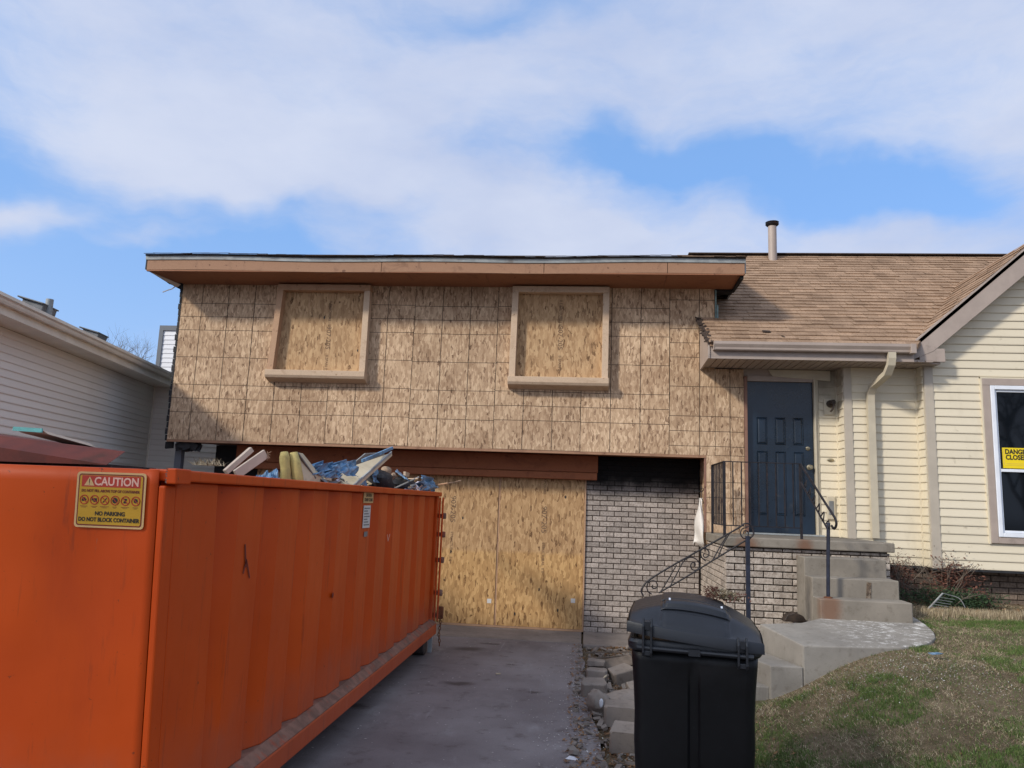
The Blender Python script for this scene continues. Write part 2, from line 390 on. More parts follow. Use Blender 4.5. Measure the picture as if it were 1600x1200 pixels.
def orange():
    m, g = newmat('orange dumpster paint'); P = g.pos
    n = g.noise(P, 1.1, 4, .5); n2 = g.noise(g.map(P, scale=(1, 1, .25)), 5, 6, .65)
    c = g.mix(g.smooth(n, .3, .7), (.52, .060, .002), (.61, .076, .003))
    c = g.mix(g.math('MULTIPLY', g.smooth(n2, .54, .78), .35), c, (.40, .040, .003))
    sp = g.smooth(g.noise(P, 26, 4, .7), .68, .73)
    c = g.mix(g.math('MULTIPLY', sp, .8), c, (.10, .028, .012))
    sk = g.smooth(g.noise(g.map(P, scale=(3, 3, .22)), 6.5, 5, .7), .56, .70)
    c = g.mix(g.math('MULTIPLY', sk, .42), c, (.20, .035, .012))
    scr = g.smooth(g.noise(g.map(P, rot=(R(35), R(20), 0), scale=(18, 18, .8)), 1.6, 4, .7), .72, .75)
    c = g.mix(g.math('MULTIPLY', scr, .55), c, (.30, .12, .07))
    z = g.new('ShaderNodeSeparateXYZ', {0: P}).outputs[2]
    dust = g.math('MULTIPLY', g.math('SUBTRACT', 1.0, g.smooth(g.math('ADD', z, g.math('MULTIPLY', g.math('SUBTRACT', g.noise(P, 6, 5), .5), .5)), .28, .75)), .30)
    c = g.mix(dust, c, (.20, .12, .09))
    g.set(color=c, rough=g.math('MULTIPLY_ADD', n2, .3, .34), spec=.28, normal=g.bump(g.noise(P, 2.2, 3, .5), .35, .03)); return m
M_ORANGE = orange()
M_STRIP_NAIL = plain('dark rib strip and nail rust', (.035, .010, .006), .9, .4, 9)
M_ORANGE_DUST = plain('dusty orange ledge', (.22, .12, .085), .9, .3, 10, dirt=(.42, .06, .015), dscale=8)

def drive():
    m, g = newmat('driveway concrete'); P = g.pos
    n = g.noise(P, .8, 7, .6); n2 = g.noise(P, 5, 7, .7); n3 = g.noise(P, 90, 3, .6)
    c = g.mix(g.smooth(n, .3, .68), (.165, .145, .147), (.26, .238, .238))
    c = g.mix(g.math('MULTIPLY', g.smooth(n2, .54, .7), .55), c, (.085, .066, .058))
    c = g.mix(g.math('MULTIPLY', g.smooth(g.noise(g.map(P, loc=(4, 2, 0), rot=(0, 0, R(20)), scale=(1, .35, 1)), 2.1, 8, .72), .53, .72), .65), c, (.33, .32, .32))
    st = g.smooth(g.noise(g.map(P, loc=(0, 5, 0)), 3.3, 8, .75), .655, .69)
    c = g.mix(g.math('MULTIPLY', st, .8), c, (.035, .028, .026))
    ch = g.smooth(g.noise(P, 34, 3, .8), .705, .74)
    c = g.mix(g.math('MULTIPLY', ch, g.smooth(n, .35, .6)), c, (.42, .41, .40))
    for (sx_, sy_, sr_) in ((-1.35, 9.35, .30), (-1.15, 9.75, .16), (-1.2, 7.6, .22), (-.45, 7.45, .12), (-1.9, 6.6, .2), (-.75, 8.6, .10)):
        l = g.new('ShaderNodeVectorMath', {0: g.map(P, loc=(-sx_, -sy_*1.8, 0), scale=(1, 1.8, 0))}, operation='LENGTH').outputs['Value']
        l = g.math('ADD', l, g.math('MULTIPLY', g.math('SUBTRACT', n2, .5), .5))
        c = g.mix(g.math('MULTIPLY', g.math('SUBTRACT', 1.0, g.smooth(l, sr_*.2, sr_)), .75), c, (.045, .035, .033))
    # long scrape marks left by the container
    sc = g.smooth(g.noise(g.map(P, rot=(0, 0, R(-14)), scale=(9, .35, 1)), 1.9, 4, .6), .66, .70)
    c = g.mix(g.math('MULTIPLY', sc, .35), c, (.34, .33, .33))
    c = g.mix(g.math('MULTIPLY', g.smooth(n3, .5, .75), .3), c, (.06, .05, .05))
    g.set(color=c, rough=g.math('MULTIPLY_ADD', n2, .3, .62), spec=.3, normal=g.bump(g.math('ADD', n3, g.math('MULTIPLY', n2, 2)), .35, .006)); return m
M_DRIVE = drive()
def concrete(name, base, stain, rustspot=None, flour=0):
    m, g = newmat(name); P = g.pos
    n = g.noise(P, 2.2, 7, .62); n2 = g.noise(P, 14, 5, .7); n3 = g.noise(P, 120, 2, .5)
    c = g.mix(g.smooth(n, .32, .7), tuple(b*.82 for b in base), tuple(b*1.12 for b in base))
    c = g.mix(g.math('MULTIPLY', g.smooth(n2, .52, .72), .45), c, stain)
    c = g.mix(g.math('MULTIPLY', g.smooth(g.noise(g.map(P, scale=(3, 3, .5)), 2.4, 5, .6), .55, .75), .35), c, tuple(s*.7 for s in stain))
    if rustspot:
        for (x, y, z, r_, zs) in rustspot:
            v = g.map(P, loc=(-x, -y, -z*zs), scale=(1, 1, zs))
            l = g.new('ShaderNodeVectorMath', {0: v}, operation='LENGTH').outputs['Value']
            l = g.math('ADD', l, g.math('MULTIPLY', g.math('SUBTRACT', n2, .5), r_*.5))
            c = g.mix(g.math('MULTIPLY', g.math('SUBTRACT', 1.0, g.smooth(l, r_*.3, r_)), .7), c, (.16, .065, .03))
    if flour:
        nz = g.new('ShaderNodeSeparateXYZ', {0: g.new('ShaderNodeNewGeometry').outputs['Normal']}).outputs[2]
        f = g.math('MULTIPLY', g.smooth(g.noise(g.map(P, scale=(1, 1.6, 1)), 9, 8, .85), .51, .60), g.smooth(nz, .6, .9))
        f = g.math('MULTIPLY', f, g.smooth(g.new('ShaderNodeSeparateXYZ', {0: P}).outputs[0], 2.1, 2.9))
        c = g.mix(g.math('MULTIPLY', f, flour), c, (.72, .70, .66))
    g.set(color=c, rough=.88, spec=.25, normal=g.bump(g.math('ADD', n3, n2), .35, .005)); return m
M_CONC = concrete('porch concrete', (.235, .208, .172), (.105, .085, .062), rustspot=[(2.50, 8.27, .80, .17, .55), (2.49, 9.1, 1.36, .14, .6), (1.85, 9.08, 1.33, .2, 1)])
M_WALK = concrete('walkway concrete', (.26, .24, .21), (.13, .105, .08), flour=.8)
M_BLOCKST = concrete('retaining block', (.24, .205, .175), (.08, .06, .05))
M_APRON = concrete('apron concrete', (.26, .225, .20), (.11, .09, .08))

def soil():
    m, g = newmat('lawn soil'); P = g.pos
    n = g.noise(P, 2.2, 8, .7); n2 = g.noise(P, 13, 7, .75); n3 = g.noise(P, 70, 4, .7)
    c = g.mix(g.smooth(n, .3, .7), (.10, .075, .044), (.20, .155, .098))
    c = g.mix(g.math('MULTIPLY', g.smooth(n2, .5, .68), .6), c, (.07, .045, .026))
    c = g.mix(g.math('MULTIPLY', g.smooth(n3, .5, .72), .5), c, (.30, .23, .15))
    gr = g.smooth(g.noise(g.map(P, loc=(3, 1, 0)), 1.5, 6, .65), .54, .66)
    c = g.mix(g.math('MULTIPLY', gr, .55), c, (.05, .075, .022))
    g.set(color=c, rough=.95, spec=.15, normal=g.bump(g.math('ADD', n2, n3), .8, .03)); return m
M_SOIL = soil()
M_RUBBLE = plain('leaf litter and soil', (.10, .07, .048), .95, .5, 24, dirt=(.26, .21, .16), dscale=40, dlo=.5, dhi=.62, bump=.9, bscale=50)
M_ROAD = plain('street asphalt', (.05, .05, .052), .9, .3, 2, bump=.5)

def leafmat(name, a, b, rough=.7):
    m, g = newmat(name)
    r1 = g.new('ShaderNodeNewGeometry').outputs['Random Per Island']
    c = g.mix(r1, a, b)
    g.set(color=c, rough=rough, spec=.25); return m
M_GRASS = leafmat('green grass', (.045, .085, .018), (.14, .20, .055))
M_STRAW = leafmat('dry straw grass', (.15, .11, .06), (.56, .46, .31))
M_LEAF = leafmat('dead leaves', (.10, .045, .02), (.30, .17, .08))
M_CHIP = leafmat('pale chips', (.30, .27, .22), (.72, .70, .66))
M_TWIG = plain('grey bark', (.14, .11, .085), .9, .3, 10)
M_BUSHLEAF = leafmat('evergreen leaves', (.012, .03, .012), (.045, .08, .03))
M_BUSHRED = leafmat('russet dead foliage', (.06, .022, .015), (.17, .075, .05))
def binplastic(name, base, rough, scuff):
    m, g = newmat(name); P = g.pos
    n = g.noise(P, 3, 5, .6); n2 = g.noise(g.map(P, scale=(1, 1, 2.5)), 24, 6, .75)
    c = g.mix(g.smooth(n, .35, .7), base, tuple(b*1.5 for b in base))
    c = g.mix(g.math('MULTIPLY', g.smooth(n2, .60, .74), .3), c, scuff)
    g.set(color=c, rough=g.math('MULTIPLY_ADD', n2, .3, rough), spec=.4, normal=g.bump(g.noise(P, 260, 2, .5), .12, .002)); g.b.inputs['Specular IOR Level'].default_value = .30 if 'black' in name else .5; return m
M_BIN = binplastic('black bin plastic', (.0026, .0029, .0040), .32, (.035, .034, .034))
M_BINLID = binplastic('dark grey lid plastic', (.0085, .010, .0135), .26, (.03, .03, .032))
M_DOOR = plain('navy door paint', (.007, .0165, .031), .28, .35, 2.5, dirt=(.05, .055, .06), dscale=7, dlo=.58, dhi=.8, bump=.06)
M_BRASS = plain('tarnished brass', (.35, .30, .20), .4, .2, 20, metal=.8)
M_YELLOW = plain('yellow sign face', (.50, .27, .010), .5, .06, 8, bump=0)
M_YELLOW2 = plain('danger sign yellow', (.80, .60, .005), .5, .04, 8, bump=0)
M_SIGNRED = plain('sign red', (.42, .03, .012), .5, .08, 8, bump=0)
M_INK = plain('black ink', (.012, .010, .010), .6, .1, 8, bump=0)
M_INKRED = plain('dark red ink', (.16, .018, .01), .6, .1, 8, bump=0)
M_SIGNPINK = plain('pale lettering', (.72, .42, .32), .5, .05, 8, bump=0)
M_SIGNEDGE = plain('pale sign border', (.60, .38, .16), .5, .05, 8, bump=0)
M_LABELW = plain('white label', (.60, .58, .55), .5, .06, 20, bump=0)
M_PRINT = plain('faded board print', (.14, .085, .05), .8, .3, 60, bump=0)
M_BLUE = plain('blue tarp', (.12, .25, .40), .5, .45, 9, dirt=(.38, .45, .52), dscale=14)
M_TEAL = plain('teal painted edge', (.13, .42, .40), .6, .15, 8)
M_REDBOARD = plain('dark red board', (.13, .022, .012), .75, .35, 5, dirt=(.06, .02, .01), dscale=5)
M_PINKWOOD = plain('pale pink painted wood', (.62, .49, .37), .6, .1, 8, dirt=(.3, .16, .1))
M_FOAM = plain('yellow foam', (.48, .38, .14), .9, .22, 9, dirt=(.22, .17, .06), dscale=10, bump=.5)
M_CREAM = plain('cream panel', (.60, .50, .34), .6, .08, 6, dirt=(.3, .22, .13))
M_GREYPANEL = plain('grey panel', (.17, .175, .18), .5, .2, 6)
M_LAV = plain('pale lavender plastic', (.48, .46, .56), .4, .15, 10, dirt=(.08, .05, .06), dscale=14)
M_TRASHDARK = plain('dark refuse', (.010, .010, .012), .7, .5, 12, dirt=(.12, .10, .09), dscale=16)
M_CONE = plain('tan debris', (.30, .21, .14), .8, .3, 12)
M_GLASSINT = plain('dark room', (.012, .014, .018), .9, .4, 2)
def glass():
    m, g = newmat('window glass')
    g.set(color=(.005, .007, .010), rough=.03, spec=.3)
    g.b.inputs['Transmission Weight'].default_value = .0
    g.b.inputs['IOR'].default_value = 1.5
    return m
M_GLASS = glass()
M_TYRE = plain('steel roller', (.04, .03, .028), .7, .4, 12)

# ------------------------------------------------------------------ ground
def sm(t): t = max(0.0, min(1.0, t)); return t*t*(3-2*t)
def interp(x, xs, ys):
    return float(np.interp(x, xs, ys))
def ground_h(x, y):
    topz = interp(y, [-60, -9, -7, -2, 2, 4, 5.5, 7.2, 8.6, 10, 14, 40], [-.35, -.35, -.2, -.02, .10, .22, .36, .60, .69, .72, .72, .9])
    t = sm((x-.95)/2.0)
    if y > 11: t = max(t, sm((y-14)/10)*.9)
    base = -.03 if y > -7 else topz - .02
    if x < -5.2: base = interp(y, [-9, -5, 2, 12, 40], [-.35, -.1, .05, .25, .6]) if x < -5.4 else -.02
    h = base*(1-t) + topz*t
    if .2 < x < 8 and -6 < y < 10.2:
        h += (noise.noise(Vector((x*1.1, y*1.1, 0)))*.035 + noise.noise(Vector((x*4, y*4, 3)))*.012)*min(1, max(0, (x-.1)/.4))
        if x < 1.6: h += .03*sm((x-.1)/.3)
    return h
def axis(segs):
    out = []
    for a, b, s in segs: out += list(np.arange(a, b-1e-6, s))
    return out + [segs[-1][1]]
gx = axis([(-160, -40, 20), (-40, -8, 4), (-8, -5, .5), (-5, 0, 1.0), (0, 7, .1), (7, 12, .5), (12, 40, 4), (40, 160, 20)])
gy = axis([(-120, -20, 20), (-20, -2, 1), (-2, 2, .5), (2, 10.4, .1), (10.4, 16, .7), (16, 40, 4), (40, 200, 20)])
mb = MB(); nx = len(gx)
mb.v = [(x, y, ground_h(x, y)) for y in gy for x in gx]
mb.f = [(j*nx+i, j*nx+i+1, (j+1)*nx+i+1, (j+1)*nx+i) for j in range(len(gy)-1) for i in range(nx-1)]; mb.m = [0]*len(mb.f)
tag(mb.build('lawn', M_SOIL, smooth=True), kind='structure')

EDGE = [(-7, .34), (0, .27), (3, .23), (5.5, .18), (6.7, .11), (8.2, .03), (10.1, .0)]
mb = MB()
poly = [(-5.2, -7.0), (.34, -7.0)]
ys = list(np.arange(-6.8, 10.1, .12))
for y in ys:
    e = interp(y, [a for a, b in EDGE], [b for a, b in EDGE]) + noise.noise(Vector((y*2.3, 1, 0)))*.05
    poly.append((e, y))
poly += [(0, 10.1), (-5.2, 10.1)]
mb.prism([(a, b) for a, b in poly], (0, 0, -.12), (1, 0, 0), (0, 1, 0), (0, 0, .12))
tag(mb.build('driveway', M_DRIVE), kind='structure')
# lighter apron slabs in front of the garage, separated by open joints
mb = MB(); mb.box(-5.2, -2.62, 10.112, 11.02, -.1, .004); mb.box(-2.61, -.012, 10.112, 11.02, -.1, .004)
tag(mb.build('garage_apron', M_APRON, bevel=.006), kind='structure')
mb = MB(); mb.box(.012, 1.6, 10.0, 11.02, -.1, .012)
tag(mb.build('side_pavement', M_APRON, bevel=.008), kind='structure')
mb = MB(); mb.box(-120, 120, -15, -7.15, -.36, -.30); tag(mb.build('street', M_ROAD), kind='structure')

# ------------------------------------------------------------------ house
house = thing('house', (-1, 11, 0), 'split-level house, strand board upper storey on the left, cream siding on the right', 'house')
def hp(mb, name, mat, parent=house, **k): return mb.build(name, mat, parent, **k)

# strand board sheets on the upper storey
YO = 10.45
OX = [-6.05, -4.91, -3.705, -2.50, -1.295, -.09, 1.115]
for i in range(6):
    x0, x1 = OX[i], OX[i+1]; dz = random.uniform(-.012, .012)
    org = (x1-1.2192 if i == 0 else x0, YO, 2.47+dz)
    mb = MB(); mb.box(x0+.003, x1-.003, YO, YO+.012, 2.47, 4.80)
    hp(mb, 'strand_board', M_OSB_OLD, origin=org)
org = (1.115, YO, 2.47-.285)
for (x0, x1, z0, z1) in ((1.118, 1.727, 2.47, 4.80), (1.733, 2.112, 2.474, 3.655)):
    mb = MB(); mb.box(x0, x1, YO, YO+.012, z0, z1); hp(mb, 'strand_board', M_OSB_OLD, origin=org)
mb = MB(); mb.box(1.612, 2.112, YO, YO+.012, 1.452, 2.468); hp(mb, 'strand_board', M_OSB_OLD, origin=(1.118, YO, 1.30))
# bulk of the upper storey behind the sheets (charred framing edges show at the corners)
mb = MB(); mb.box(-6.04, 1.72, YO+.013, 15.5, 2.50, 4.79); hp(mb, 'upper_storey_wall', M_BLACK)
mb = MB()
for k in range(26):
    z = 2.45+k*.093; mb.box(-6.075-random.random()*.02, -6.045, YO-.004, YO+.25, z, z+.085)
hp(mb, 'torn_corner_edge', M_DARKWRAP)
# underside of the overhang and its rim
mb = MB(); mb.box(-6.04, 1.60, YO+.013, 11.06, 2.452, 2.496); hp(mb, 'overhang_soffit', M_SOFFIT)
mb = MB(); mb.box(-6.05, 1.608, YO-.004, YO+.035, 2.435, 2.468); hp(mb, 'overhang_rim', M_FASCIA)
mb = MB()
for k in range(14):
    x = -6.1+random.random()*.5; mb.obox((x, YO+.05+random.random()*.1, 2.40-random.random()*.05), (.12, .03, .1), (random.uniform(-20, 20), random.uniform(-30, 30), 0))
hp(mb, 'torn_felt', M_DARKWRAP)
# garage level: dark back wall, post, header
mb = MB(); mb.box(-5.6, 1.62, 11.066, 15.5, -.1, 2.44); hp(mb, 'garage_wall', M_BLACK)
mb = MB(); mb.box(-6.0, -5.90, 10.62, 10.72, 0, 2.45); hp(mb, 'corner_post', M_GREYTRIM, bevel=.006)
mb = MB(); mb.box(-5.2, .16, 10.86, 11.055, 2.10, 2.20); mb.box(-5.2, .17, 10.90, 11.055, 2.204, 2.446); hp(mb, 'garage_header', M_HEADER, bevel=.01)
# recess return wall on the right, with torn house wrap
mb = MB(); mb.box(1.612, 1.66, YO+.013, 11.06, 1.30, 2.45); hp(mb, 'recess_return_wall', M_OSB_OLD)
mb = MB(); mb.box(1.585, 1.611, YO+.002, YO+.05, 1.45, 2.45); hp(mb, 'corner_stud', M_TRIMWOOD, bevel=.004)
mb = MB()
def wrapf(u, v):
    z = 1.28+v*.62; w = .12-.07*v
    x = 1.575-(w*(1-u)) + .012*math.sin(v*9+u*3); y = 10.60+.05*math.sin(u*4+v*5)-.12*u
    return (x, y, z+(.03*math.sin(u*7) if v == 0 else 0))
mb.grid(8, 12, wrapf); hp(mb, 'torn_house_wrap', M_WRAP, smooth=True, solid=.003)
mb = MB(); mb.tube([(1.60, 10.6, 2.02), (1.56, 10.5, 1.98), (1.50, 10.5, 1.99), (1.46, 10.55, 2.0)], .006, 5); mb.tube([(1.56, 10.5, 2.05), (1.55, 10.48, 1.9), (1.59, 10.5, 1.82)], .005, 5)
hp(mb, 'loose_wire', M_DARKWRAP)

# boarded garage door: four full sheets
gz = .035
for i, (x0, x1, dy) in enumerate(((-1.215, -.008, 0), (-2.43, -1.245, .0), (-3.66, -2.44, .004), (-4.88, -3.67, 0))):
    mb = MB(); mb.box(x0, x1, 10.985+dy, 10.998+dy, gz, 2.098)
    sh = hp(mb, 'garage_board', M_OSB_NEW, origin=(x0, 10.985, gz))
mb = MB(); mb.box(-1.243, -1.217, 10.995, 11.01, gz, 2.098); hp(mb, 'garage_joint_stud', M_STUD2)
mb = MB(); mb.box(-4.9, 0, 10.97, 11.03, .006, .032); hp(mb, 'garage_sill', M_STUD2, bevel=.003)
mb = MB(); mb.box(-.006, .012, 10.975, 11.03, .01, 2.099); hp(mb, 'garage_edge_board', M_STUD2)

mb = MB()
for xj in [x0+k*.4064 for x0 in OX[:-1] for k in range(3)]:
    for k in range(12):
        z = 2.52+k*.2; mb.lathe([(.006, 0), (.005, .002)], (xj+random.uniform(-.008, .008), YO-.0005, z+random.uniform(-.02, .02)), (0, -1, 0), 6)
tag(hp(mb, 'nail_heads', M_STRIP_NAIL), kind='stuff')
def text(body, size, mat, loc, rotm, parent, name, bold=0.0, align='CENTER', sx=1.0, depth=.0008, origin=None):
    """lettering as real, very thin geometry; rotm columns are (reading direction, up, outward normal)"""
    cu = bpy.data.curves.new('t', 'FONT'); cu.body = body; cu.size = size; cu.offset = bold; cu.align_x = align; cu.align_y = 'CENTER'
    cu.extrude = depth/2; cu.resolution_u = 3
    o = bpy.data.objects.new('t', cu); COL.objects.link(o)
    me = bpy.data.meshes.new_from_object(o.evaluated_get(bpy.context.evaluated_depsgraph_get()))
    bpy.data.objects.remove(o); bpy.data.curves.remove(cu)
    m3 = Matrix(rotm).transposed() @ Matrix.Diagonal((sx, 1, 1)); L = Vector(loc)
    me.transform(m3.to_4x4()); me.name = name; me.materials.clear(); me.materials.append(mat)
    return link(name, me, parent, loc)
FRONT = ((1,0,0), (0,0,1), (0,-1,0))
DOWN = ((0,0,-1), (1,0,0), (0,-1,0))      # reads downwards on a wall facing the street
def board_print(parent, x, y, z, L, s):
    text('907-205', s*1.5, M_PRINT, (x, y-.0012, z), DOWN, parent, 'printed_number', bold=.0, sx=1.1)
    text('STRUCTURAL  II II', s*.75, M_PRINT, (x, y-.0012, z-L*.33), DOWN, parent, 'printed_marks', bold=0, sx=1.0)
    text('II II EXPOSURE', s*.75, M_PRINT, (x, y-.0012, z+L*.33), DOWN, parent, 'printed_marks', bold=0, sx=1.0)
board_print(house, -.58, 10.985, 1.52, 1.6, .07); board_print(house, -1.90, 10.985, 1.62, 1.6, .07)
for (x, z) in ((-.14, .42), (-1.32, .36)):
    mb = MB(); mb.box(x-.03, x+.03, 10.9835, 10.9845, z-.03, z+.03); hp(mb, 'stapled_tag', M_LABELW)

# boarded windows
def bwindow(x0, x1, z0, z1, stud, skew):
    w = MB(); w.box(x0+.06, x1-.06, YO-.02, YO-.008, z0+.05, z1-.05)
    win = hp(w, 'boarded_window', M_OSB_WIN, origin=((x0+x1)/2, YO, z0))
    t = .088; yf = YO-.135
    def mem(mbx, nm='frame_board'): mbx.build(nm, stud, win, bevel=.004, origin=(x0, YO, z0))
    m = MB(); m.prism([(x0+skew, z1-t-.002), (x0-.01, z0+.112), (x0+t-.01, z0+.112), (x0+skew+t, z1-t-.002)], (0, yf, 0), (1,0,0), (0,0,1), (0, .128, 0)); mem(m)
    m = MB(); m.box(x0+skew, x1, yf, YO-.007, z1-t, z1); mem(m)
    if stud is M_STUD2: stud = M_STUD
    m = MB(); m.box(x1-t, x1, yf, YO-.007, z0+.112, z1-t-.002); mem(m)
    if stud is M_STUD2: stud = M_STUD
    m = MB(); m.prism([(0, .11), (-.045, .11), (-.04, .035), (-.02, 0), (.135, -.05), (.135, .11)], (x0-.02, yf, z0), (0,1,0), (0,0,1), (x1-x0+.03, 0, 0)); mem(m, 'sill_board')
    return win
w1 = bwindow(-4.57, -3.14, 3.385, 4.765, M_STUD2, .05)
w2 = bwindow(-1.085, .275, 3.36, 4.768, M_STUD, .0)
for w, x, z in ((w1, -3.75, 4.0), (w2, -.40, 4.05)):
    text('907-205', .095, M_PRINT, (x, YO-.0212, z), DOWN, w, 'printed_number', bold=0, sx=1.1)
    text('II EXPOSURE I II', .055, M_PRINT, (x, YO-.0212, z+.36), DOWN, w, 'printed_marks'); text('II SPAN II', .055, M_PRINT, (x, YO-.0212, z-.36), DOWN, w, 'printed_marks')
# a few knocked-out knots
for (x, y, z, s) in ((-3.83, YO-.021, 4.30, .03), (-3.30, YO-.021, 3.82, .025), (-1.98, 10.984, .62, .02), (-1.75, 10.984, 1.5, .028), (-1.9, 10.984, 1.02, .03), (-.28, 10.984, 1.85, .03), (-.62, 10.984, .55, .03), (-.95, 10.984, .2, .03), (-.35, 10.984, .28, .03)):
    mb = MB(); mb.lathe([(s*.5, 0), (s*.4, .0012)], (0, 0, 0), (0, -1, 0), 7)
    mb.v = [(vx*random.uniform(.6, .9)+x, vy+y, vz*1.7+z) for vx, vy, vz in mb.v]; hp(mb, 'knot_hole', M_INK)

# upper roof
XL, XR, YE, ZE = -6.29, 2.03, 9.84, 5.025
RS = .335; YR = 13.6; ZR = ZE+RS*(YR-YE); XH = -5.85
def sag(x): return -.018*math.sin(math.pi*(x-XL)/(XR-XL)) + .008*math.sin(x*2.1)
N = 44
xs = [XL+(XR-XL)*i/N for i in range(N+1)]
mb = MB()
vs = []; 
for x in xs:
    xr = max(x, XH+.02*0); vs += [(x, YE-.03, ZE+sag(x)), (x, YE-.03, ZE+sag(x)+.022), (max(x, XH), YR, ZR+.02 + .012*math.sin(x*1.7)), (x, 2*YR-YE, ZE)]
fs = []
for i in range(N):
    a = 4*i; b = a+4; fs += [(a, b, b+1, a+1), (a+1, b+1, b+2, a+2), (a+2, b+2, b+3, a+3)]
fs += [(0, 1, 2, 3), (4*N, 4*N+3, 4*N+2, 4*N+1)]
mb.add(vs, fs); rf = hp(mb, 'upper_roof', M_SHINGLE_D)
mb = MB()   # ragged starter edge of the shingles, lapped courses near the eave
for k in range(60):
    x = XL-.01+k*(XR-XL+.02)/60; w = (XR-XL+.02)/60
    mb.obox((x+w/2, YE-.035, ZE+.03+sag(x)+random.uniform(-.004, .004)), (w*.98, .05, .008), (18+random.uniform(-3, 3), random.uniform(-1, 1), 0))
mb.build('shingle_edge', M_SHINGLE_D, rf)
mb = MB()
for c in range(1, 26):
    y = YE+c*.14; z = ZE+RS*c*.14+.02
    mb.add([(XL+max(0, (y-YE))*.117, y, z+.001), (XR, y, z+.001), (XR, y+.15, z+RS*.15+.002), (XL+(y+.15-YE)*.117, y+.15, z+RS*.15+.002), (XL+(y-YE)*.117, y, z+.009), (XR, y, z+.009)], [(0, 1, 5, 4), (4, 5, 2, 3)])
tag(mb.build('shingle_courses', M_SHINGLE_D, rf), kind='stuff')
mb = MB()
for i in range(N): 
    a, b = xs[i], xs[i+1]
    mb.add([(a, YE-.012, ZE-.055+sag(a)), (b, YE-.012, ZE-.055+sag(b)), (b, YE-.016, ZE+sag(b)), (a, YE-.016, ZE+sag(a)), (a, YE+.0, ZE-.055+sag(a)), (b, YE+.0, ZE-.055+sag(b))], [(0, 1, 2, 3), (0, 4, 5, 1)])
hp(mb, 'drip_edge', M_DRIP)
fb = [XL+.02, -2.86, -.62, 1.02, XR-.01]
for a, b in zip(fb, fb[1:]):
    mb = MB(); n = 8; vs = []
    for i in range(n+1):
        x = a+.004+(b-a-.008)*i/n; vs += [(x, YE, ZE-.20+sag(x)), (x, YE, ZE-.05+sag(x)), (x, YE+.035, ZE-.05+sag(x)), (x, YE+.035, ZE-.20+sag(x))]
    fs = [(0, 1, 2, 3), (4*n+3, 4*n+2, 4*n+1, 4*n)]
    for i in range(n):
        for j in range(4): p = 4*i+j; q = 4*i+(j+1) % 4; fs.append((p, p+4, q+4, q))
    mb.add(vs, fs); hp(mb, 'fascia_board', M_FASCIA)
mb = MB(); mb.box(XL+.02, XR-.02, YE+.003, YE+.04, ZE-.222, ZE-.205); hp(mb, 'fascia_lip', M_SOFFIT)
sx = [XL+.03, -3.86, -1.42, 1.02, XR-.02]
for a, b in zip(sx, sx[1:]):
    mb = MB(); mb.prism([(YE+.036, 4.812), (YE+.62, 4.785), (YE+.62, 4.797), (YE+.036, 4.824)], (a+.002, 0, 0), (0,1,0), (0,0,1), (b-a-.004, 0, 0)); hp(mb, 'soffit_board', M_SOFFIT)
mb = MB(); mb.box(XR-.018, XR+.008, YE+.02, 15.5, ZE-.19, ZE-.03); hp(mb, 'rake_board', M_DRIP)
mb = MB(); mb.box(XR-.06, XR-.02, YE+.04, 10.55, 4.76, 4.812); mb.box(1.74, XR-.05, 10.45, 10.60, 4.745, 4.782); hp(mb, 'charred_soffit_end', M_BLACK)
mb = MB(); mb.box(XL, XL+.022, YE, 15.5, ZE-.20, ZE-.03); hp(mb, 'rake_board', M_DARKWRAP)
mb = MB(); mb.box(XL+.03, -6.055, 10.47, 15, 4.79, 4.81); mb.obox((-6.15, 10.42, 4.80), (.22, .1, .03), (0, 0, 8)); hp(mb, 'charred_soffit_end', M_BLACK)
mb = MB(); mb.add([(XL, YE+.0, ZE-.19), (XL+.02, YE+.02, ZE-.21), (-6.06, 10.40, 4.77), (-6.10, 10.38, 4.72), (XL-.01, YE+.1, ZE-.05)], [(0, 1, 2, 3), (0, 3, 4)]); hp(mb, 'torn_felt', M_WRAP, solid=.006)
mb = MB(); mb.tube([(-6.1, 10.36, 4.74), (-6.16, 10.34, 4.68), (-6.2, 10.32, 4.66), (-6.27, 10.3, 4.62)], .008, 5); hp(mb, 'loose_wire', M_WRAP)
# flashing strip on the right end of the upper wall
mb = MB(); mb.box(1.735, 1.752, YO-.02, YO+.03, 4.12, 4.77); mb.box(1.758, 1.775, YO-.03, YO+.0, 4.10, 4.55); hp(mb, 'corner_flashing', M_FLASH)

# main roof over the right wing: real lapped courses
MS = .667; YM, ZM = 9.70, 3.865; YRI = 13.22; ZRI = ZM+MS*(YRI-YM); XA = 1.53
GX0, GS, GY = 4.03, .895, 9.84          # gable: foot of its left rake, slope, front plane
GAX = 5.68; GAZ = 3.86+GS*(GAX-GX0)
mb = MB(); YB = YM+(GAZ-ZM)/MS       # plan follows the valleys under the gable roof
pp = [(XA+.02, YM+.02), (GX0+.06, YM+.02), (GAX, YB-.05), (2*GAX-GX0-.06, YM+.02), (9.5, YM+.02), (9.5, YRI), (9.5, 2*YRI-YM), (XA+.02, 2*YRI-YM)]
rz = lambda y: ZM+MS*(min(y, 2*YRI-y)-YM)
vs = [(x, y, rz(y)) for x, y in pp]+[(x, y, rz(y)-.06) for x, y in pp]+[(XA+.02, YRI, ZRI), (XA+.02, YRI, ZRI-.06)]
mb.add(vs, [(0, 1, 2, 16), (2, 5, 16), (2, 3, 4, 5), (16, 5, 6, 7), (17, 10, 9, 8), (17, 13, 10), (13, 12, 11, 10), (15, 14, 13, 17), (0, 8, 9, 1), (1, 9, 10, 2), (2, 10, 11, 3), (3, 11, 12, 4), (0, 16, 17, 8), (16, 7, 15, 17)])
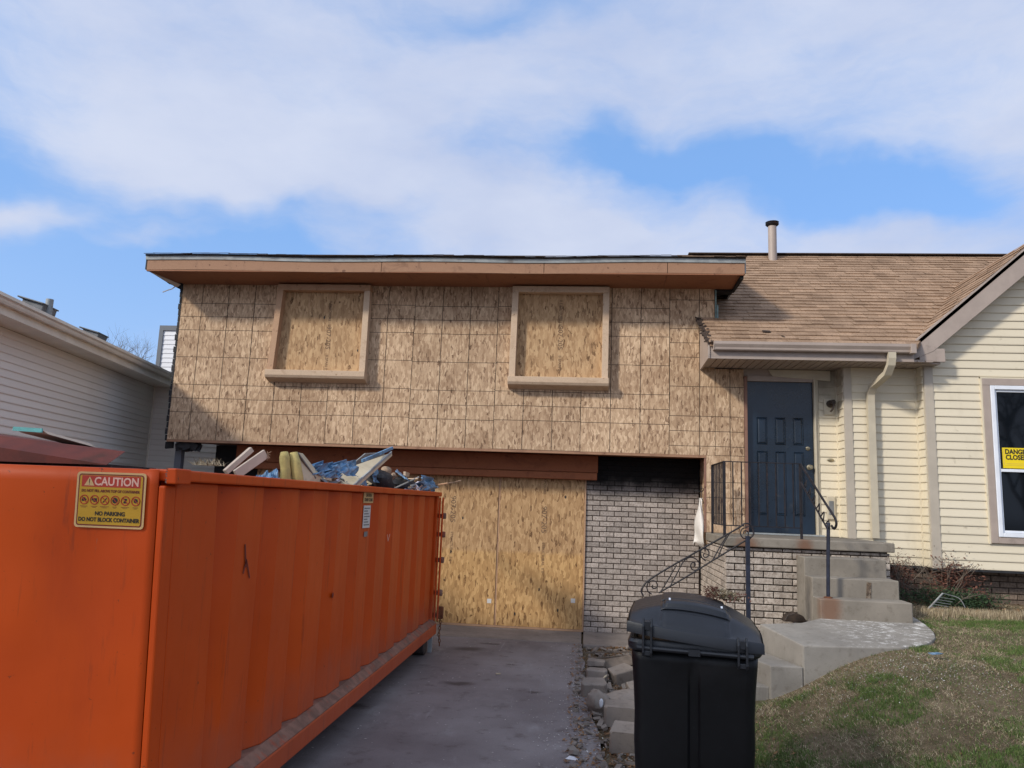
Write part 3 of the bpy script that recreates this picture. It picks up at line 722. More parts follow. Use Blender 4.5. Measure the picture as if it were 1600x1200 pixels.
mr = hp(mb, 'main_roof', M_SHINGLE)
def shingle_row(mb, p0, dirv, upv, nrm, length, cw, cl, k, thick=.009):
    """one course: separate tabs with uneven butts"""
    n = max(1, int(length/cw)); x = -random.random()*cw
    while x < length:
        w = cw*random.uniform(.8, 1.2); a = max(x, 0); b = min(x+w-.006, length)
        if b > a+.02:
            t = thick*random.uniform(.7, 1.5); dd = random.uniform(-.006, .006)
            q = [p0+dirv*a-upv*dd, p0+dirv*b-upv*dd, p0+dirv*b+upv*cl, p0+dirv*a+upv*cl]
            mb.add([q[0]+nrm*.001, q[1]+nrm*.001, q[1]+nrm*t, q[0]+nrm*t, q[2]+nrm*.0015, q[3]+nrm*.0015], [(0, 1, 2, 3), (3, 2, 4, 5)])
        x += w
upv = Vector((0, 1, MS)).normalized(); nrm = Vector((0, -MS, 1)).normalized()
SL = math.hypot(YRI-YM, ZRI-ZM); rows = 30; ex = SL/rows
mb = MB()
for k in range(rows):
    p = Vector((XA+.01*random.random(), YM, ZM)) + upv*(k*ex-.01)
    xv = GX0+.0+(p.z-3.86)/GS + .03       # stop just beyond the valley
    if p.z < GAZ:
        shingle_row(mb, p, Vector((1,0,0)), upv, nrm, xv-XA, .30, ex+.006, k, .013)
        shingle_row(mb, Vector((2*GAX-xv, p.y, p.z)), Vector((1,0,0)), upv, nrm, 9.5-(2*GAX-xv), .30, ex+.006, k, .013)
    else: shingle_row(mb, p, Vector((1,0,0)), upv, nrm, 9.5-XA, .30, ex+.006, k, .013)
tag(mb.build('shingle_courses', M_SHINGLE, mr), kind='stuff')
mb = MB(); mb.beam((XA+.2, YRI-.005, ZRI+.012), (9.5, YRI-.005, ZRI+.012), .16, .018); mb.build('ridge_cap', M_SHINGLE_D, mr)
mb = MB(); 
for k in range(22): mb.obox((XA-.02+.05*random.random()*(1-k/22), YM+.02+k*.035, ZM+.015+k*.0235), (.07+.05*random.random(), .05, .012), (30, random.uniform(-15, 15), random.uniform(-30, 30)))
mb.build('torn_shingle_edge', M_SHINGLE_D, mr)
mb = MB(); mb.obox((2.32, 10.0, 4.085), (.10, .05, .02), (33, 0, 10)); mb.obox((2.5, 9.86, 3.99), (.04, .05, .01), (33, 0, 40)); mb.build('lifted_shingle', M_SHINGLE_D, mr)
mb = MB(); mb.tube([(3.14, 13.0, 5.9), (3.14, 13.0, 6.70)], .072, 16); vp = mb.build('vent_pipe', M_TAUPE, mr, autosmooth=True)
mb = MB(); mb.lathe([(.07, 6.66), (.10, 6.68), (.115, 6.70), (.10, 6.715), (.115, 6.735), (.115, 6.735), (.06, 6.755)], (3.14, 13.0, 0), n=18); mb.build('vent_cap', M_BLACKMETAL, vp, autosmooth=True)

# gable roof on the right
def gz_(x): return 3.86+GS*(x-GX0) if x <= GAX else GAZ-GS*(x-GAX)
gup = Vector((1, 0, GS)).normalized(); gn = Vector((-GS, 0, 1)).normalized()
mb = MB(); t = .03
mb.prism([(GX0, gz_(GX0)), (GAX, GAZ), (2*GAX-GX0, 3.86), (2*GAX-GX0, 3.80), (GAX, GAZ-.07), (GX0, 3.80)], (0, GY, 0), (1,0,0), (0,0,1), (0, 3.6, 0))
gr = hp(mb, 'gable_roof', M_SHINGLE)
mb = MB(); ex2 = .14; k = 0
while True:
    p = Vector((GX0-.015, GY-.015, 3.865)) + gup*(k*ex2)
    if p.x > GAX: break
    depth = (p.z+.05-ZM)/MS + (YM-GY) + .12
    shingle_row(mb, p, Vector((0,1,0)), gup, gn, max(depth, .12), .30, ex2+.006, k, .011); k += 1
tag(mb.build('shingle_courses', M_SHINGLE, gr), kind='stuff')
# rake fascia with its cornice return
mb = MB(); mb.prism([(GX0-.005, 3.86), (GAX, GAZ+.004), (GAX, GAZ-.33), (GX0+.30, 3.83-.005), (GX0+.02, 3.70)], (0, GY, 0), (1,0,0), (0,0,1), (0, .03, 0))
gr_f = hp(mb, 'rake_fascia', M_TAUPE, bevel=.004)
mb = MB(); mb.prism([(GAX+.002, GAZ-.02), (2*GAX-GX0, 3.85), (2*GAX-GX0, 3.6), (GAX+.002, GAZ-.33)], (0, GY, 0), (1,0,0), (0,0,1), (0, .03, 0)); hp(mb, 'rake_fascia', M_TAUPE)
mb = MB(); mb.beam((GX0-.01, GY+.0, 3.868), (GAX, GY+.0, GAZ+.0), .05, .022); hp(mb, 'rake_drip_edge', M_TAUPE)
mb = MB(); mb.box(GX0+.02, 4.42, GY+.032, 10.06, 3.665, 3.72); mb.box(4.16, 4.47, GY+.004, GY+.031, 3.69, 3.86); hp(mb, 'cornice_return', M_TAUPE, bevel=.004)
mb = MB(); mb.prism([(4.36, 3.86), (GAX, GAZ-.30), (GAX, GAZ-.28), (4.34, 3.875)], (0, GY+.032, 0), (1,0,0), (0,0,1), (0, .2, 0)); hp(mb, 'gable_soffit', M_TAUPE)

# porch eave: fascia, soffit strips, gutter, downspout
mb = MB(); mb.box(1.555, 4.06, 9.76, 9.78, 3.665, 3.84); hp(mb, 'eave_fascia', M_TAUPE, bevel=.004)
mb = MB(); mb.prism([(9.745, 3.665), (10.448, 3.635), (10.448, 4.20), (9.745, 3.86)], (1.528, 0, 0), (0,1,0), (0,0,1), (.025, 0, 0)); hp(mb, 'eave_end_board', M_TAUPE, bevel=.003)
soff = MB(); soff.box(1.556, 4.3, 9.782, 10.52, 3.690, 3.70); so = hp(soff, 'porch_soffit', M_TAUPE)
x = 1.56; smesh = None
while x < 4.26:
    w = .098
    if smesh is None:
        m = MB(); m.box(0, w-.012, 9.783, 10.50, 3.672, 3.688); smesh = m.mesh('soffit_strip', M_TAUPE)
    o = link('soffit_strip', smesh, so); o.location.x = x - house.location.x + (house.location.x - so.location.x - house.location.x if False else 0); o.location = Vector((x, 0, 0)) - wloc(so); x += w
def gutter_profile(): return [(0, .105), (0, 0), (-.065, 0), (-.075, .012), (-.078, .035), (-.092, .06), (-.10, .075), (-.10, .11), (-.094, .11), (-.094, .08), (-.07, .035), (-.066, .008), (-.006, .008), (-.006, .105)]
mb = MB(); mb.prism(gutter_profile(), (1.60, 9.757, 3.765), (0,1,0), (0,0,1), (2.40, 0, 0)); gt = hp(mb, 'gutter', M_TAUPE)
mb = MB(); mb.prism([(0, .105), (0, 0), (-.07, 0), (-.1, .075), (-.1, .11)], (1.588, 9.757, 3.765), (0,1,0), (0,0,1), (.012, 0, 0)); mb.box(3.98, 4.045, 9.64, 9.757, 3.755, 3.875); mb.build('gutter_end_cap', M_TAUPE, gt, bevel=.004)
mb = MB()
path = [(3.765, 9.70, 3.77), (3.765, 9.70, 3.70), (3.76, 9.72, 3.62), (3.745, 9.80, 3.52), (3.715, 9.96, 3.46), (3.675, 10.10, 3.40), (3.665, 10.165, 3.31), (3.663, 10.175, 3.20), (3.66, 10.175, 1.60), (3.66, 10.175, 1.47)]
hw, hd = .044, .032
vs = []
for i, p in enumerate(path):
    a = Vector(path[max(i-1, 0)]); b = Vector(path[min(i+1, len(path)-1)]); tt = (b-a).normalized(); xx = Vector((1,0,0)); yy = tt.cross(xx).normalized()
    vs += [Vector(p)+xx*sx_*hw+yy*sy_*hd for sx_, sy_ in ((-1,-1),(-.35,-1),(-.25,-.8),(.25,-.8),(.35,-1),(1,-1),(1,1),(-1,1))]
n = 8; fs = [(i*n+j, (i+1)*n+j, (i+1)*n+(j+1) % n, i*n+(j+1) % n) for i in range(len(path)-1) for j in range(n)]
mb.add(vs, fs); hp(mb, 'downspout', M_CREAMTRIM)

# siding walls made of single lapped boards
def board(mb, p0, dirv, nrm, a, b, z0, z1, t=.013):
    d = Vector(dirv); nn = Vector(nrm); P = Vector(p0)
    q = lambda s, z, o: P + d*s + nn*o + Vector((0,0,z))
    mb.add([q(a, z0, -.002), q(b, z0, -.002), q(b, z0, t), q(a, z0, t), q(a, z0+.012, t+.001), q(b, z0+.012, t+.001), q(a, z1+.004, .0), q(b, z1+.004, .0)],
           [(0, 3, 2, 1), (3, 4, 5, 2), (4, 6, 7, 5), (0, 6, 4, 3), (1, 2, 5, 7), (0, 1, 7, 6)])
def siding_wall(name, p0, dirv, nrm, L, z0, z1, expo, mat, parent, cut=None, clip=None, back=.004):
    """cut=(a,b,za,zb) window opening; clip(z)->start along wall"""
    P = Vector(p0); d = Vector(dirv); nn = Vector(nrm)
    w = MB(); s0 = 0; 
    root = None
    if clip is None:
        w.prism([(0, z0), (L, z0), (L, z1), (0, z1)], P - nn*(back+.05), d, (0,0,1), nn*.05)
    else:
        w.prism([(0, z0), (L, z0), (L, 3.76), (L/2, z1), (0, 3.76)], P - nn*(back+.05), d, (0,0,1), nn*.05)
    root = w.build(name, mat, parent)
    cache = {}
    z = z0
    while z < z1-.01:
        zt = min(z+expo, z1); s = clip(z-.06) if clip else 0.0
        spans = [(s, L-s)]
        if cut and z < cut[3]-.01 and zt > cut[2]+.01: spans = [(s, cut[0]), (cut[1], L-s)]
        for a, b in spans:
            if b-a < .03: continue
            key = (round(a, 3), round(b, 3), round(zt-z, 3))
            if key not in cache:
                m = MB(); board(m, P, dirv, nrm, a, b, 0, zt-z); cache[key] = m.mesh('siding_board', mat)
            o = link('siding_board', cache[key], root); o.location = Vector((0, 0, z)) - wloc(root)
        z += expo
    return root
SX = .1045
siding_wall('gable_siding', (4.392, 10.05, 0), (1,0,0), (0,-1,0), 2.576, 1.145, GAZ-.06, SX, M_SIDING, house, cut=(.58, 1.996, 1.46, 3.53), clip=lambda z: max(0.0, (z-3.76)/GS-.05))
siding_wall('entry_siding', (3.452, 10.25, 0), (1,0,0), (0,-1,0), .818, 1.145, 3.67, SX, M_SIDING, house)
siding_wall('entry_side_siding', (4.272, 10.25, 0), (0,-1,0), (-1,0,0), .195, 1.145, 3.67, SX, M_SIDING, house)
siding_wall('door_wall_siding', (3.105, 10.50, 0), (1,0,0), (0,-1,0), .242, 1.455, 3.67, SX, M_SIDING, house)
siding_wall('door_side_siding', (3.348, 10.50, 0), (0,-1,0), (-1,0,0), .245, 1.455, 3.67, SX, M_SIDING, house)
for (x0, x1, y, yb, z0, z1) in ((4.285, 4.39, 10.03, 10.06, 1.135, 3.69), (3.355, 3.45, 10.23, 10.26, 1.45, 3.67)):
    mb = MB(); mb.box(x0, x1, y, yb, z0, z1); mb.box(x0-.006, x0+.0, y+.002, yb+.10, z0, z1); hp(mb, 'corner_post', M_CORNERTRIM, bevel=.003)
for (x, y, z0) in ((4.262, 10.238, 1.135), (3.338, 10.488, 1.45)):
    mb = MB(); mb.box(x-.014, x+.010, y-.012, y+.01, z0, 3.67); hp(mb, 'inside_corner_trim', M_SIDING)
mb = MB(); mb.prism([(4.42, 1.13), (7.2, 1.13), (7.2, 3.6), (GAX, GAZ-.2), (4.42, 3.62)], (0, 10.11, 0), (1,0,0), (0,0,1), (0, .06, 0)); mb.box(3.4, 6.9, 10.4, 18, .5, 3.7); mb.box(2.0, 3.4, 10.62, 18, 1.3, 3.72); hp(mb, 'wing_core_wall', M_BLACK)
mb = MB(); mb.box(4.285, 6.98, 10.035, 10.09, 1.115, 1.143); mb.box(3.45, 4.27, 10.24, 10.30, 1.115, 1.143); hp(mb, 'starter_strip', M_DARKWRAP)

# bricks: shared meshes with small chamfers
def brick_mesh(L, Hh, mat, D=.09, ch=.004):
    m = MB(); x, z = L/2, Hh/2
    m.add([(-x+ch, 0, -z+ch), (x-ch, 0, -z+ch), (x-ch, 0, z-ch), (-x+ch, 0, z-ch), (-x, ch, -z), (x, ch, -z), (x, ch, z), (-x, ch, z), (-x, D, -z), (x, D, -z), (x, D, z), (-x, D, z)],
          [(0, 1, 2, 3), (4, 5, 1, 0), (5, 6, 2, 1), (6, 7, 3, 2), (7, 4, 0, 3), (8, 9, 5, 4), (9, 10, 6, 5), (10, 11, 7, 6), (11, 8, 4, 7)])
    return m.mesh('brick', mat)
def brick_wall(root, mat, x0, x1, z0, z1, p0, ang, L=.203, H=.0725, joint=.011, budget=9999, hole=None):
    """bricks along local x from p0, turned by ang about z; returns leftovers as one joined mesh"""
    cache = {}; cnt = 0; rest = MB(); k = 0; z = z0
    ca, sa = math.cos(ang), math.sin(ang)
    while z < z1-.02:
        h = min(H, z1-z)-joint; x = x0-(L/2 if k % 2 else 0)
        while x < x1-.01:
            a = max(x, x0); b = min(x+L, x1) - joint
            if b-a > .02 and not (hole and hole((a+b)/2, z)):
                key = (round(b-a, 3), round(h, 3)); 
                if key not in cache: cache[key] = brick_mesh(b-a, h, mat)
                px = (a+b)/2; off = random.uniform(0, .004)
                wp = Vector((p0[0]+px*ca+off*sa, p0[1]+px*sa-off*ca, z+h/2))
                if cnt < budget:
                    o = link('brick', cache[key], root); o.location = wp-wloc(root); o.rotation_euler = (0, random.uniform(-.004, .004), ang+random.uniform(-.005, .005)); cnt += 1
                else:
                    me = cache[key]; vs = [Vector((wp.x+v.co.x*ca-v.co.y*sa, wp.y+v.co.x*sa+v.co.y*ca, wp.z+v.co.z)) for v in me.vertices]
                    rest.add(vs, [tuple(p.vertices) for p in me.polygons])
            x += L
        z += H; k += 1
    if rest.v: tag(rest.build('brick_courses', mat, root), kind='stuff')
    return cnt
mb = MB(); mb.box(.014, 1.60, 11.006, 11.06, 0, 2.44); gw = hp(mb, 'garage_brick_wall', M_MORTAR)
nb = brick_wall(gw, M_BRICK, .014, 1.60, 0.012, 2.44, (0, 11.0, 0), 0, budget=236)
mb = MB(); mb.box(3.40, 6.9, 10.33, 10.38, .45, 1.12); fw_ = hp(mb, 'foundation_wall', M_MORTAR)
nf = brick_wall(fw_, M_BRICK_F, 3.47, 6.3, .56, 1.11, (0, 10.315, 0), 0, budget=max(0, 296-nb))

# front door
DX0, DX1, DZ0, DZ1, DY = 2.165, 3.03, 1.475, 3.50, 10.52
mb = MB(); mb.box(DX0, DX1, DY, DY+.045, DZ0, DZ1); door = hp(mb, 'front_door', M_DOOR, origin=(DX0, DY, DZ0))
cols = [(.125, .265), (.365, .505), (.60, .74)]
for (a, b) in cols:
    for (z0, z1) in ((.23, 1.08), (1.17, 1.54)):
        x0, x1 = DX0+a, DX0+b; m = MB(); e = .018
        zz0, zz1 = DZ0+z0, DZ0+z1
        # moulded ring and raised field
        def ring(a0, a1, y0, y1):
            q = [(x0+a0, DY+y0, zz0+a0), (x1-a0, DY+y0, zz0+a0), (x1-a0, DY+y0, zz1-a0), (x0+a0, DY+y0, zz1-a0)]; p = [(x0+a1, DY+y1, zz0+a1), (x1-a1, DY+y1, zz0+a1), (x1-a1, DY+y1, zz1-a1), (x0+a1, DY+y1, zz1-a1)]
            m.add(q+p, [(i, (i+1) % 4, (i+1) % 4+4, i+4) for i in range(4)])
        ring(0, .009, -.001, -.010); ring(.009, .018, -.010, -.001); ring(.018, .034, -.001, -.009)
        m.add([(x0+.034, DY-.009, zz0+.034), (x1-.034, DY-.009, zz0+.034), (x1-.034, DY-.009, zz1-.034), (x0+.034, DY-.009, zz1-.034)], [(0, 1, 2, 3)])
        m.build('door_panel', M_DOOR, door, origin=(DX0, DY, DZ0))
mb = MB(); mb.lathe([(.035, 0), (.035, .008), (.012, .015), (.012, .04), (.028, .05), (.032, .065), (.02, .08)], (DX1-.06, DY-.001, DZ0+.88), (0, -1, 0), 16); mb.build('door_knob', M_BRASS, door, autosmooth=True, origin=(DX0, DY, DZ0))
mb = MB(); mb.lathe([(.027, 0), (.027, .012), (.015, .018)], (DX1-.075, DY-.001, DZ0+1.13), (0, -1, 0), 14); mb.box(DX1-.105, DX1-.05, DY-.03, DY-.02, DZ0+1.13, DZ0+1.14); mb.build('deadbolt', M_BRASS, door, autosmooth=True, origin=(DX0, DY, DZ0))
mb = MB(); mb.box(2.118, DX0-.006, 10.445, 10.60, 1.46, 3.56); hp(mb, 'door_jamb', M_TRIMWOOD, bevel=.004)
mb = MB(); mb.box(DX1+.006, DX1+.03, 10.46, 10.60, 1.46, 3.54); mb.box(DX1+.034, DX1+.05, 10.475, 10.60, 1.46, 3.54); mb.box(DX1+.054, 3.10, 10.485, 10.60, 1.46, 3.56); hp(mb, 'door_casing', M_CREAMTRIM, bevel=.003)
mb = MB(); mb.box(DX0, DX1+.004, 10.48, 10.60, DZ1+.004, 3.575); mb.box(2.12, 3.2, 10.505, 10.60, 3.577, 3.68); hp(mb, 'door_head', M_TAUPE, bevel=.003)
mb = MB(); mb.prism([(2.45, 3.665), (3.26, 3.665), (3.26, 3.52), (3.08, 3.535), (2.50, 3.575)], (0, 10.47, 0), (1,0,0), (0,0,1), (0, .03, 0)); hp(mb, 'bent_lintel_trim', M_CREAMTRIM, bevel=.003)
mb = MB(); mb.box(2.12, 3.12, 10.40, 10.58, 1.452, 1.472); hp(mb, 'door_threshold', M_DRIP, bevel=.003)
# charred gap beside the door
mb = MB(); mb.box(DX1+.0, DX1+.005, DY-.004, DY+.05, 1.48, 3.5); hp(mb, 'door_gap', M_BLACK)
# light mount, doorbell, outlet cover
mb = MB(); mb.box(3.165, 3.30, 10.468, 10.486, 3.06, 3.28); lm = hp(mb, 'light_mount', M_CREAMTRIM, bevel=.008)
mb = MB(); mb.lathe([(.05, 0), (.05, .02), (.03, .035), (.02, .05)], (3.245, 10.467, 3.21), (0, -1, 0), 14); mb.tube([(3.245, 10.43, 3.21), (3.25, 10.36, 3.22), (3.25, 10.33, 3.18), (3.23, 10.32, 3.12), (3.21, 10.34, 3.09)], .014, 7); mb.lathe([(.03, 0), (.034, .03), (.02, .05)], (3.25, 10.35, 3.20), (0, 0, 1), 10)
mb.build('burnt_wall_light', M_BURNT, lm, autosmooth=True)
mb = MB(); mb.lathe([(.045, 0), (.045, .01), (.02, .018)], (0, 0, 0), (0, -1, 0), 16); mb.v = [(x+3.235, y+10.486, z*.45+2.46) for x, y, z in mb.v]; hp(mb, 'doorbell', M_BRASS, autosmooth=True)
mb = MB(); mb.box(3.17, 3.28, 10.465, 10.484, 1.68, 1.98); oc = hp(mb, 'outlet_cover', M_CREAMTRIM, bevel=.008)
mb = MB(); mb.box(3.195, 3.255, 10.458, 10.464, 1.74, 1.92); mb.build('cover_flap', M_GREYPANEL, oc, bevel=.004)

# right window
WX0, WX1, WZ0, WZ1, WY = 4.975, 6.385, 1.47, 3.52, 10.03
mb = MB(); c = .085
mb.box(WX0, WX0+c, WY-.02, WY+.05, WZ0, WZ1-c-.002); mb.box(WX1-c, WX1, WY-.02, WY+.05, WZ0, WZ1-c-.002); mb.box(WX0, WX1, WY-.02, WY+.05, WZ1-c, WZ1); mb.box(WX0+c+.002, WX1-c-.002, WY-.02, WY+.05, WZ0, WZ0+c-.01)
win = hp(mb, 'window', M_TAUPE, bevel=.004, origin=(WX0, WY, WZ0))
mb = MB(); mb.box(WX0-.02, WX0-.002, WY-.012, WY+.03, WZ0-.01, WZ1+.02); mb.box(WX0-.02, WX1+.02, WY-.013, WY+.03, WZ1+.002, WZ1+.018); mb.build('window_channel', M_SIDING, win, origin=(WX0, WY, WZ0))
a0, a1, b0, b1 = WX0+c+.003, WX1-c-.003, WZ0+c-.006, WZ1-c-.004; f = .05
def rect_frame(a0, a1, b0, b1, f, y0, y1):
    m = MB(); m.box(a0, a0+f, y0, y1, b0, b1); m.box(a1-f, a1, y0, y1, b0, b1); m.box(a0+f+.001, a1-f-.001, y0, y1, b1-f, b1); m.box(a0+f+.001, a1-f-.001, y0, y1, b0, b0+f); return m
rect_frame(a0, a1, b0, b1, f, WY-.03, WY+.04).build('window_frame', M_WHITE, win, bevel=.005, origin=(WX0, WY, WZ0))
rect_frame(a0+f+.002, a1-f-.002, b0+f+.002, b1-f-.002, .028, WY-.005, WY+.03).build('sash', M_WHITE, win, bevel=.004, origin=(WX0, WY, WZ0))
zm = 2.365
mb = MB(); mb.box(a0+f+.031, a1-f-.031, WY-.008, WY+.03, zm-.018, zm+.018); mb.build('meeting_rail', M_WHITE, win, bevel=.004, origin=(WX0, WY, WZ0))
for (z0, z1, y) in ((zm+.019, b1-f-.031, .012), (b0+f+.031, zm-.019, .02)):
    mb = MB(); mb.box(a0+f+.031, a1-f-.031, WY+y, WY+y+.004, z0, z1); mb.build('pane', M_GLASS, win, origin=(WX0, WY, WZ0))
# warning sign taped inside the lower part of the upper pane
sg = MB(); sx0, sz0, sw, sh = 5.175, 2.395, .36, .255; sy = WY+.006
sg.box(sx0, sx0+sw, sy, sy+.003, sz0, sz0+sh)
sign = sg.build('danger_sign', M_YELLOW2, origin=(sx0, sy, sz0)); tag(sign, 'yellow DANGER CLOSED notice with black letters stuck on the dark window glass', 'sign')
text('DANGER', .082, M_INK, (sx0+.03, sy-.0008, sz0+sh-.052), FRONT, sign, 'lettering', bold=.0035, align='LEFT', sx=.86)
text('CLOSED', .082, M_INK, (sx0+.035, sy-.0008, sz0+sh-.122), FRONT, sign, 'lettering', bold=.0035, align='LEFT', sx=.86)
mb = MB(); mb.box(sx0+.012, sx0+.016, sy-.001, sy-.0002, sz0+.04, sz0+sh-.02); mb.box(sx0+.03, sx0+.33, sy-.001, sy-.0002, sz0+.055, sz0+.058); mb.box(sx0+.03, sx0+.28, sy-.001, sy-.0002, sz0+.035, sz0+.037); mb.build('printed_line', M_SIGNEDGE, sign)

# ------------------------------------------------------------------ porch, steps, walk
porch = thing('porch', (2.5, 9.6, .4), 'whitewashed brick porch with grey concrete slab top below the navy door', 'porch')
mb = MB(); mb.prism([(1.60, 9.06), (3.47, 9.06), (3.47, 10.34), (3.10, 10.44), (1.60, 10.44)], (0, 0, 1.345), (1,0,0), (0,1,0), (0, 0, .105)); mb.build('slab', M_CONC, porch, bevel=.012)
mb = MB(); mb.box(1.66, 3.42, 9.17, 10.43, .2, 1.34); mb.box(1.664, 3.3, 10.435, 11.04, -.05, 1.33); pb = mb.build('brick_base', M_MORTAR, porch)
n1 = brick_wall(pb, M_BRICK_P, 0, 1.82, .42, 1.342, (1.622, 9.12, 0), 0, L=.214, H=.0735, joint=.012, hole=lambda x, z: .98 < x < 1.50 and z < 1.1)
n2 = brick_wall(pb, M_BRICK_P, -1.93, -.09, .06, 1.342, (1.622, 9.12, 0), -math.pi/2, L=.214, H=.0735, joint=.012)
stp = thing('concrete_steps', (2.85, 8.7, .6), 'three grey concrete entry steps with rust stains leading to the porch', 'steps')
for nm, y0, x1, zt in (('step', 8.80, 3.275, 1.275), ('step', 8.52, 3.29, 1.083), ('step', 8.24, 3.305, .892)):
    mb = MB(); zb = .45
    y1 = {8.80: 9.115, 8.52: 8.797, 8.24: 8.517}[y0]
    mb.box(2.405, x1, y0, y1, zb, zt); mb.build('step', M_CONC, stp, bevel=.012, bseg=3)
mb = MB(); mb.obox((2.98, 8.516, .97), (.045, .006, .17), (0, 4, 0)); mb.build('crack', M_RUBBLE, stp)

walk = thing('front_walk', (2.5, 7.8, .4), 'pale grey concrete walk with chalky white crumbs at the foot of the steps', 'walkway')
def ztop(y): return .60+.09*(y-7.15)
P_ = [(1.93, 7.15), (2.40, 7.20), (2.80, 7.27), (3.00, 7.37), (3.16, 7.52), (3.28, 7.70), (3.36, 7.92), (3.41, 8.2), (3.43, 8.5), (3.42, 8.8), (3.32, 9.0), (3.31, 8.26), (2.40, 8.26), (2.15, 8.02), (1.72, 7.88)]
def slab(mb, pts, fz, zb):
    n = len(pts); vs = [(x, y, fz(y)) for x, y in pts]+[(x, y, zb) for x, y in pts]
    mb.add(vs, [tuple(range(n)), tuple(range(n, 2*n))[::-1]]+[(i, i+n, (i+1) % n+n, (i+1) % n) for i in range(n)])
mb = MB(); slab(mb, P_, ztop, .05); mb.build('walk_slab', M_WALK, walk, bevel=.012)
for k, (z, xa, xb) in enumerate(((.42, 1.93, 1.64), (.24, 1.64, 1.35), (.07, 1.35, 1.06))):
    mb = MB(); slab(mb, [(xb, 7.12), (xa-.004, 7.145), (xa-.22, 7.875), (xb-.21, 7.85)], lambda y: z, -.1); mb.build('step', M_WALK, walk, bevel=.01)

# railings
def scroll(mb, pts, y, r=.0065):
    # smooth the hand-laid points with a Catmull-Rom pass
    pts = [Vector((x, y, z)) for x, z in pts]; out = []
    for i in range(len(pts)-1):
        p0, p1, p2, p3 = pts[max(i-1, 0)], pts[i], pts[i+1], pts[min(i+2, len(pts)-1)]
        for t in np.arange(0, 1, .2):
            out.append(.5*((2*p1)+(p2-p0)*t+(2*p0-5*p1+4*p2-p3)*t*t+(3*p1-p0-3*p2+p3)*t**3))
    out.append(pts[-1]); mb.tube(out, r, 6)
rl = thing('scroll_handrail', (1.64, 8.0, .5), 'loose black scrolled handrail slanting down to the left behind the rubbish bin', 'handrail')
mb = MB(); mb.box(1.618, 1.66, 7.98, 8.02, .3, 1.50); mb.build('post', M_BLUEMETAL, rl, bevel=.004)
mb = MB(); scroll(mb, [(1.64, 1.45), (1.655, 1.47), (1.70, 1.53), (1.67, 1.61), (1.61, 1.62), (1.54, 1.57), (1.14, 1.325), (.86, 1.155), (.66, 1.02), (.60, .95), (.585, .91), (.605, .86)], 8.0, .0095); mb.build('top_rail', M_BLACKMETAL, rl, autosmooth=True)
mb = MB(); scroll(mb, [(1.62, 1.455), (1.29, 1.24), (1.04, 1.075), (.76, .90)], 8.0, .0085); mb.build('lower_rail', M_BLACKMETAL, rl, autosmooth=True)
for pts in ([(.78, .915), (.86, 1.05), (.935, 1.185)], [(.875, .975), (.94, 1.1), (1.0, 1.215), (1.06, 1.262), (1.12, 1.255), (1.16, 1.21), (1.155, 1.165), (1.13, 1.14)], [(1.29, 1.24), (1.36, 1.37), (1.43, 1.49)], [(1.35, 1.285), (1.40, 1.41), (1.46, 1.515)],
            [(.655, 1.005), (.64, .95), (.655, .905), (.69, .885)]):
    mb = MB(); scroll(mb, pts, 8.0); mb.build('bar', M_BLACKMETAL, rl, autosmooth=True)
for pts in ([(.655, .995), (.69, 1.015), (.725, 1.01), (.745, .98), (.735, .95), (.71, .94), (.69, .955), (.70, .975)],
            [(1.13, 1.14), (1.09, 1.145), (1.075, 1.185), (1.095, 1.215), (1.12, 1.205), (1.115, 1.175)],
            [(1.225, 1.235), (1.185, 1.27), (1.175, 1.33), (1.215, 1.36), (1.255, 1.33), (1.25, 1.285), (1.215, 1.27), (1.20, 1.295), (1.22, 1.31)],
            [(1.64, 1.585), (1.59, 1.57), (1.57, 1.52), (1.60, 1.475), (1.64, 1.495), (1.645, 1.54), (1.61, 1.55), (1.60, 1.52)]):
    mb = MB(); scroll(mb, pts, 8.0); mb.build('scroll', M_BLACKMETAL, rl, autosmooth=True)

pr = thing('porch_railing', (1.9, 9.4, 1.45), 'black wrought iron railing with thin balusters on the porch in front of the door', 'railing')
ZT, ZB, RX, RY = 2.325, 1.575, 1.628, 9.22
for (x, y, w) in ((RX, RY, .03), (1.634, 10.12, .026), (2.50, RY, .026)):
    mb = MB(); mb.box(x-w/2, x+w/2, y-w/2, y+w/2, 1.45, ZT); mb.build('post', M_BLACKMETAL, pr, bevel=.002)
mb = MB(); mb.beam((RX+.016, RY, ZT-.006), (2.486, RY, ZT-.006), .026, .011); mb.build('top_rail', M_BLACKMETAL, pr)
mb = MB(); mb.beam((RX+.016, RY, ZB), (2.486, RY, ZB), .016, .012); mb.build('lower_rail', M_BLACKMETAL, pr)
mb = MB(); mb.beam((1.63, RY+.016, ZT-.006), (1.634, 10.106, ZT-.006), .026, .011); mb.build('top_rail', M_BLACKMETAL, pr)
mb = MB(); mb.beam((1.63, RY+.016, ZB), (1.634, 10.106, ZB), .016, .012); mb.build('lower_rail', M_BLACKMETAL, pr)
bal = MB(); bal.box(-.0065, .0065, -.0065, .0065, ZB-1.45+.006, ZT-1.45-.012); bme = bal.mesh('baluster', M_BLACKMETAL)
for k in range(7):
    o = link('baluster', bme, pr); o.location = Vector((1.63+.0005*k, RY+.11+k*.112, 1.45))-wloc(pr)
for k in range(8):
    o = link('baluster', bme, pr); o.location = Vector((RX+.1+k*.0985, RY, 1.45))-wloc(pr)

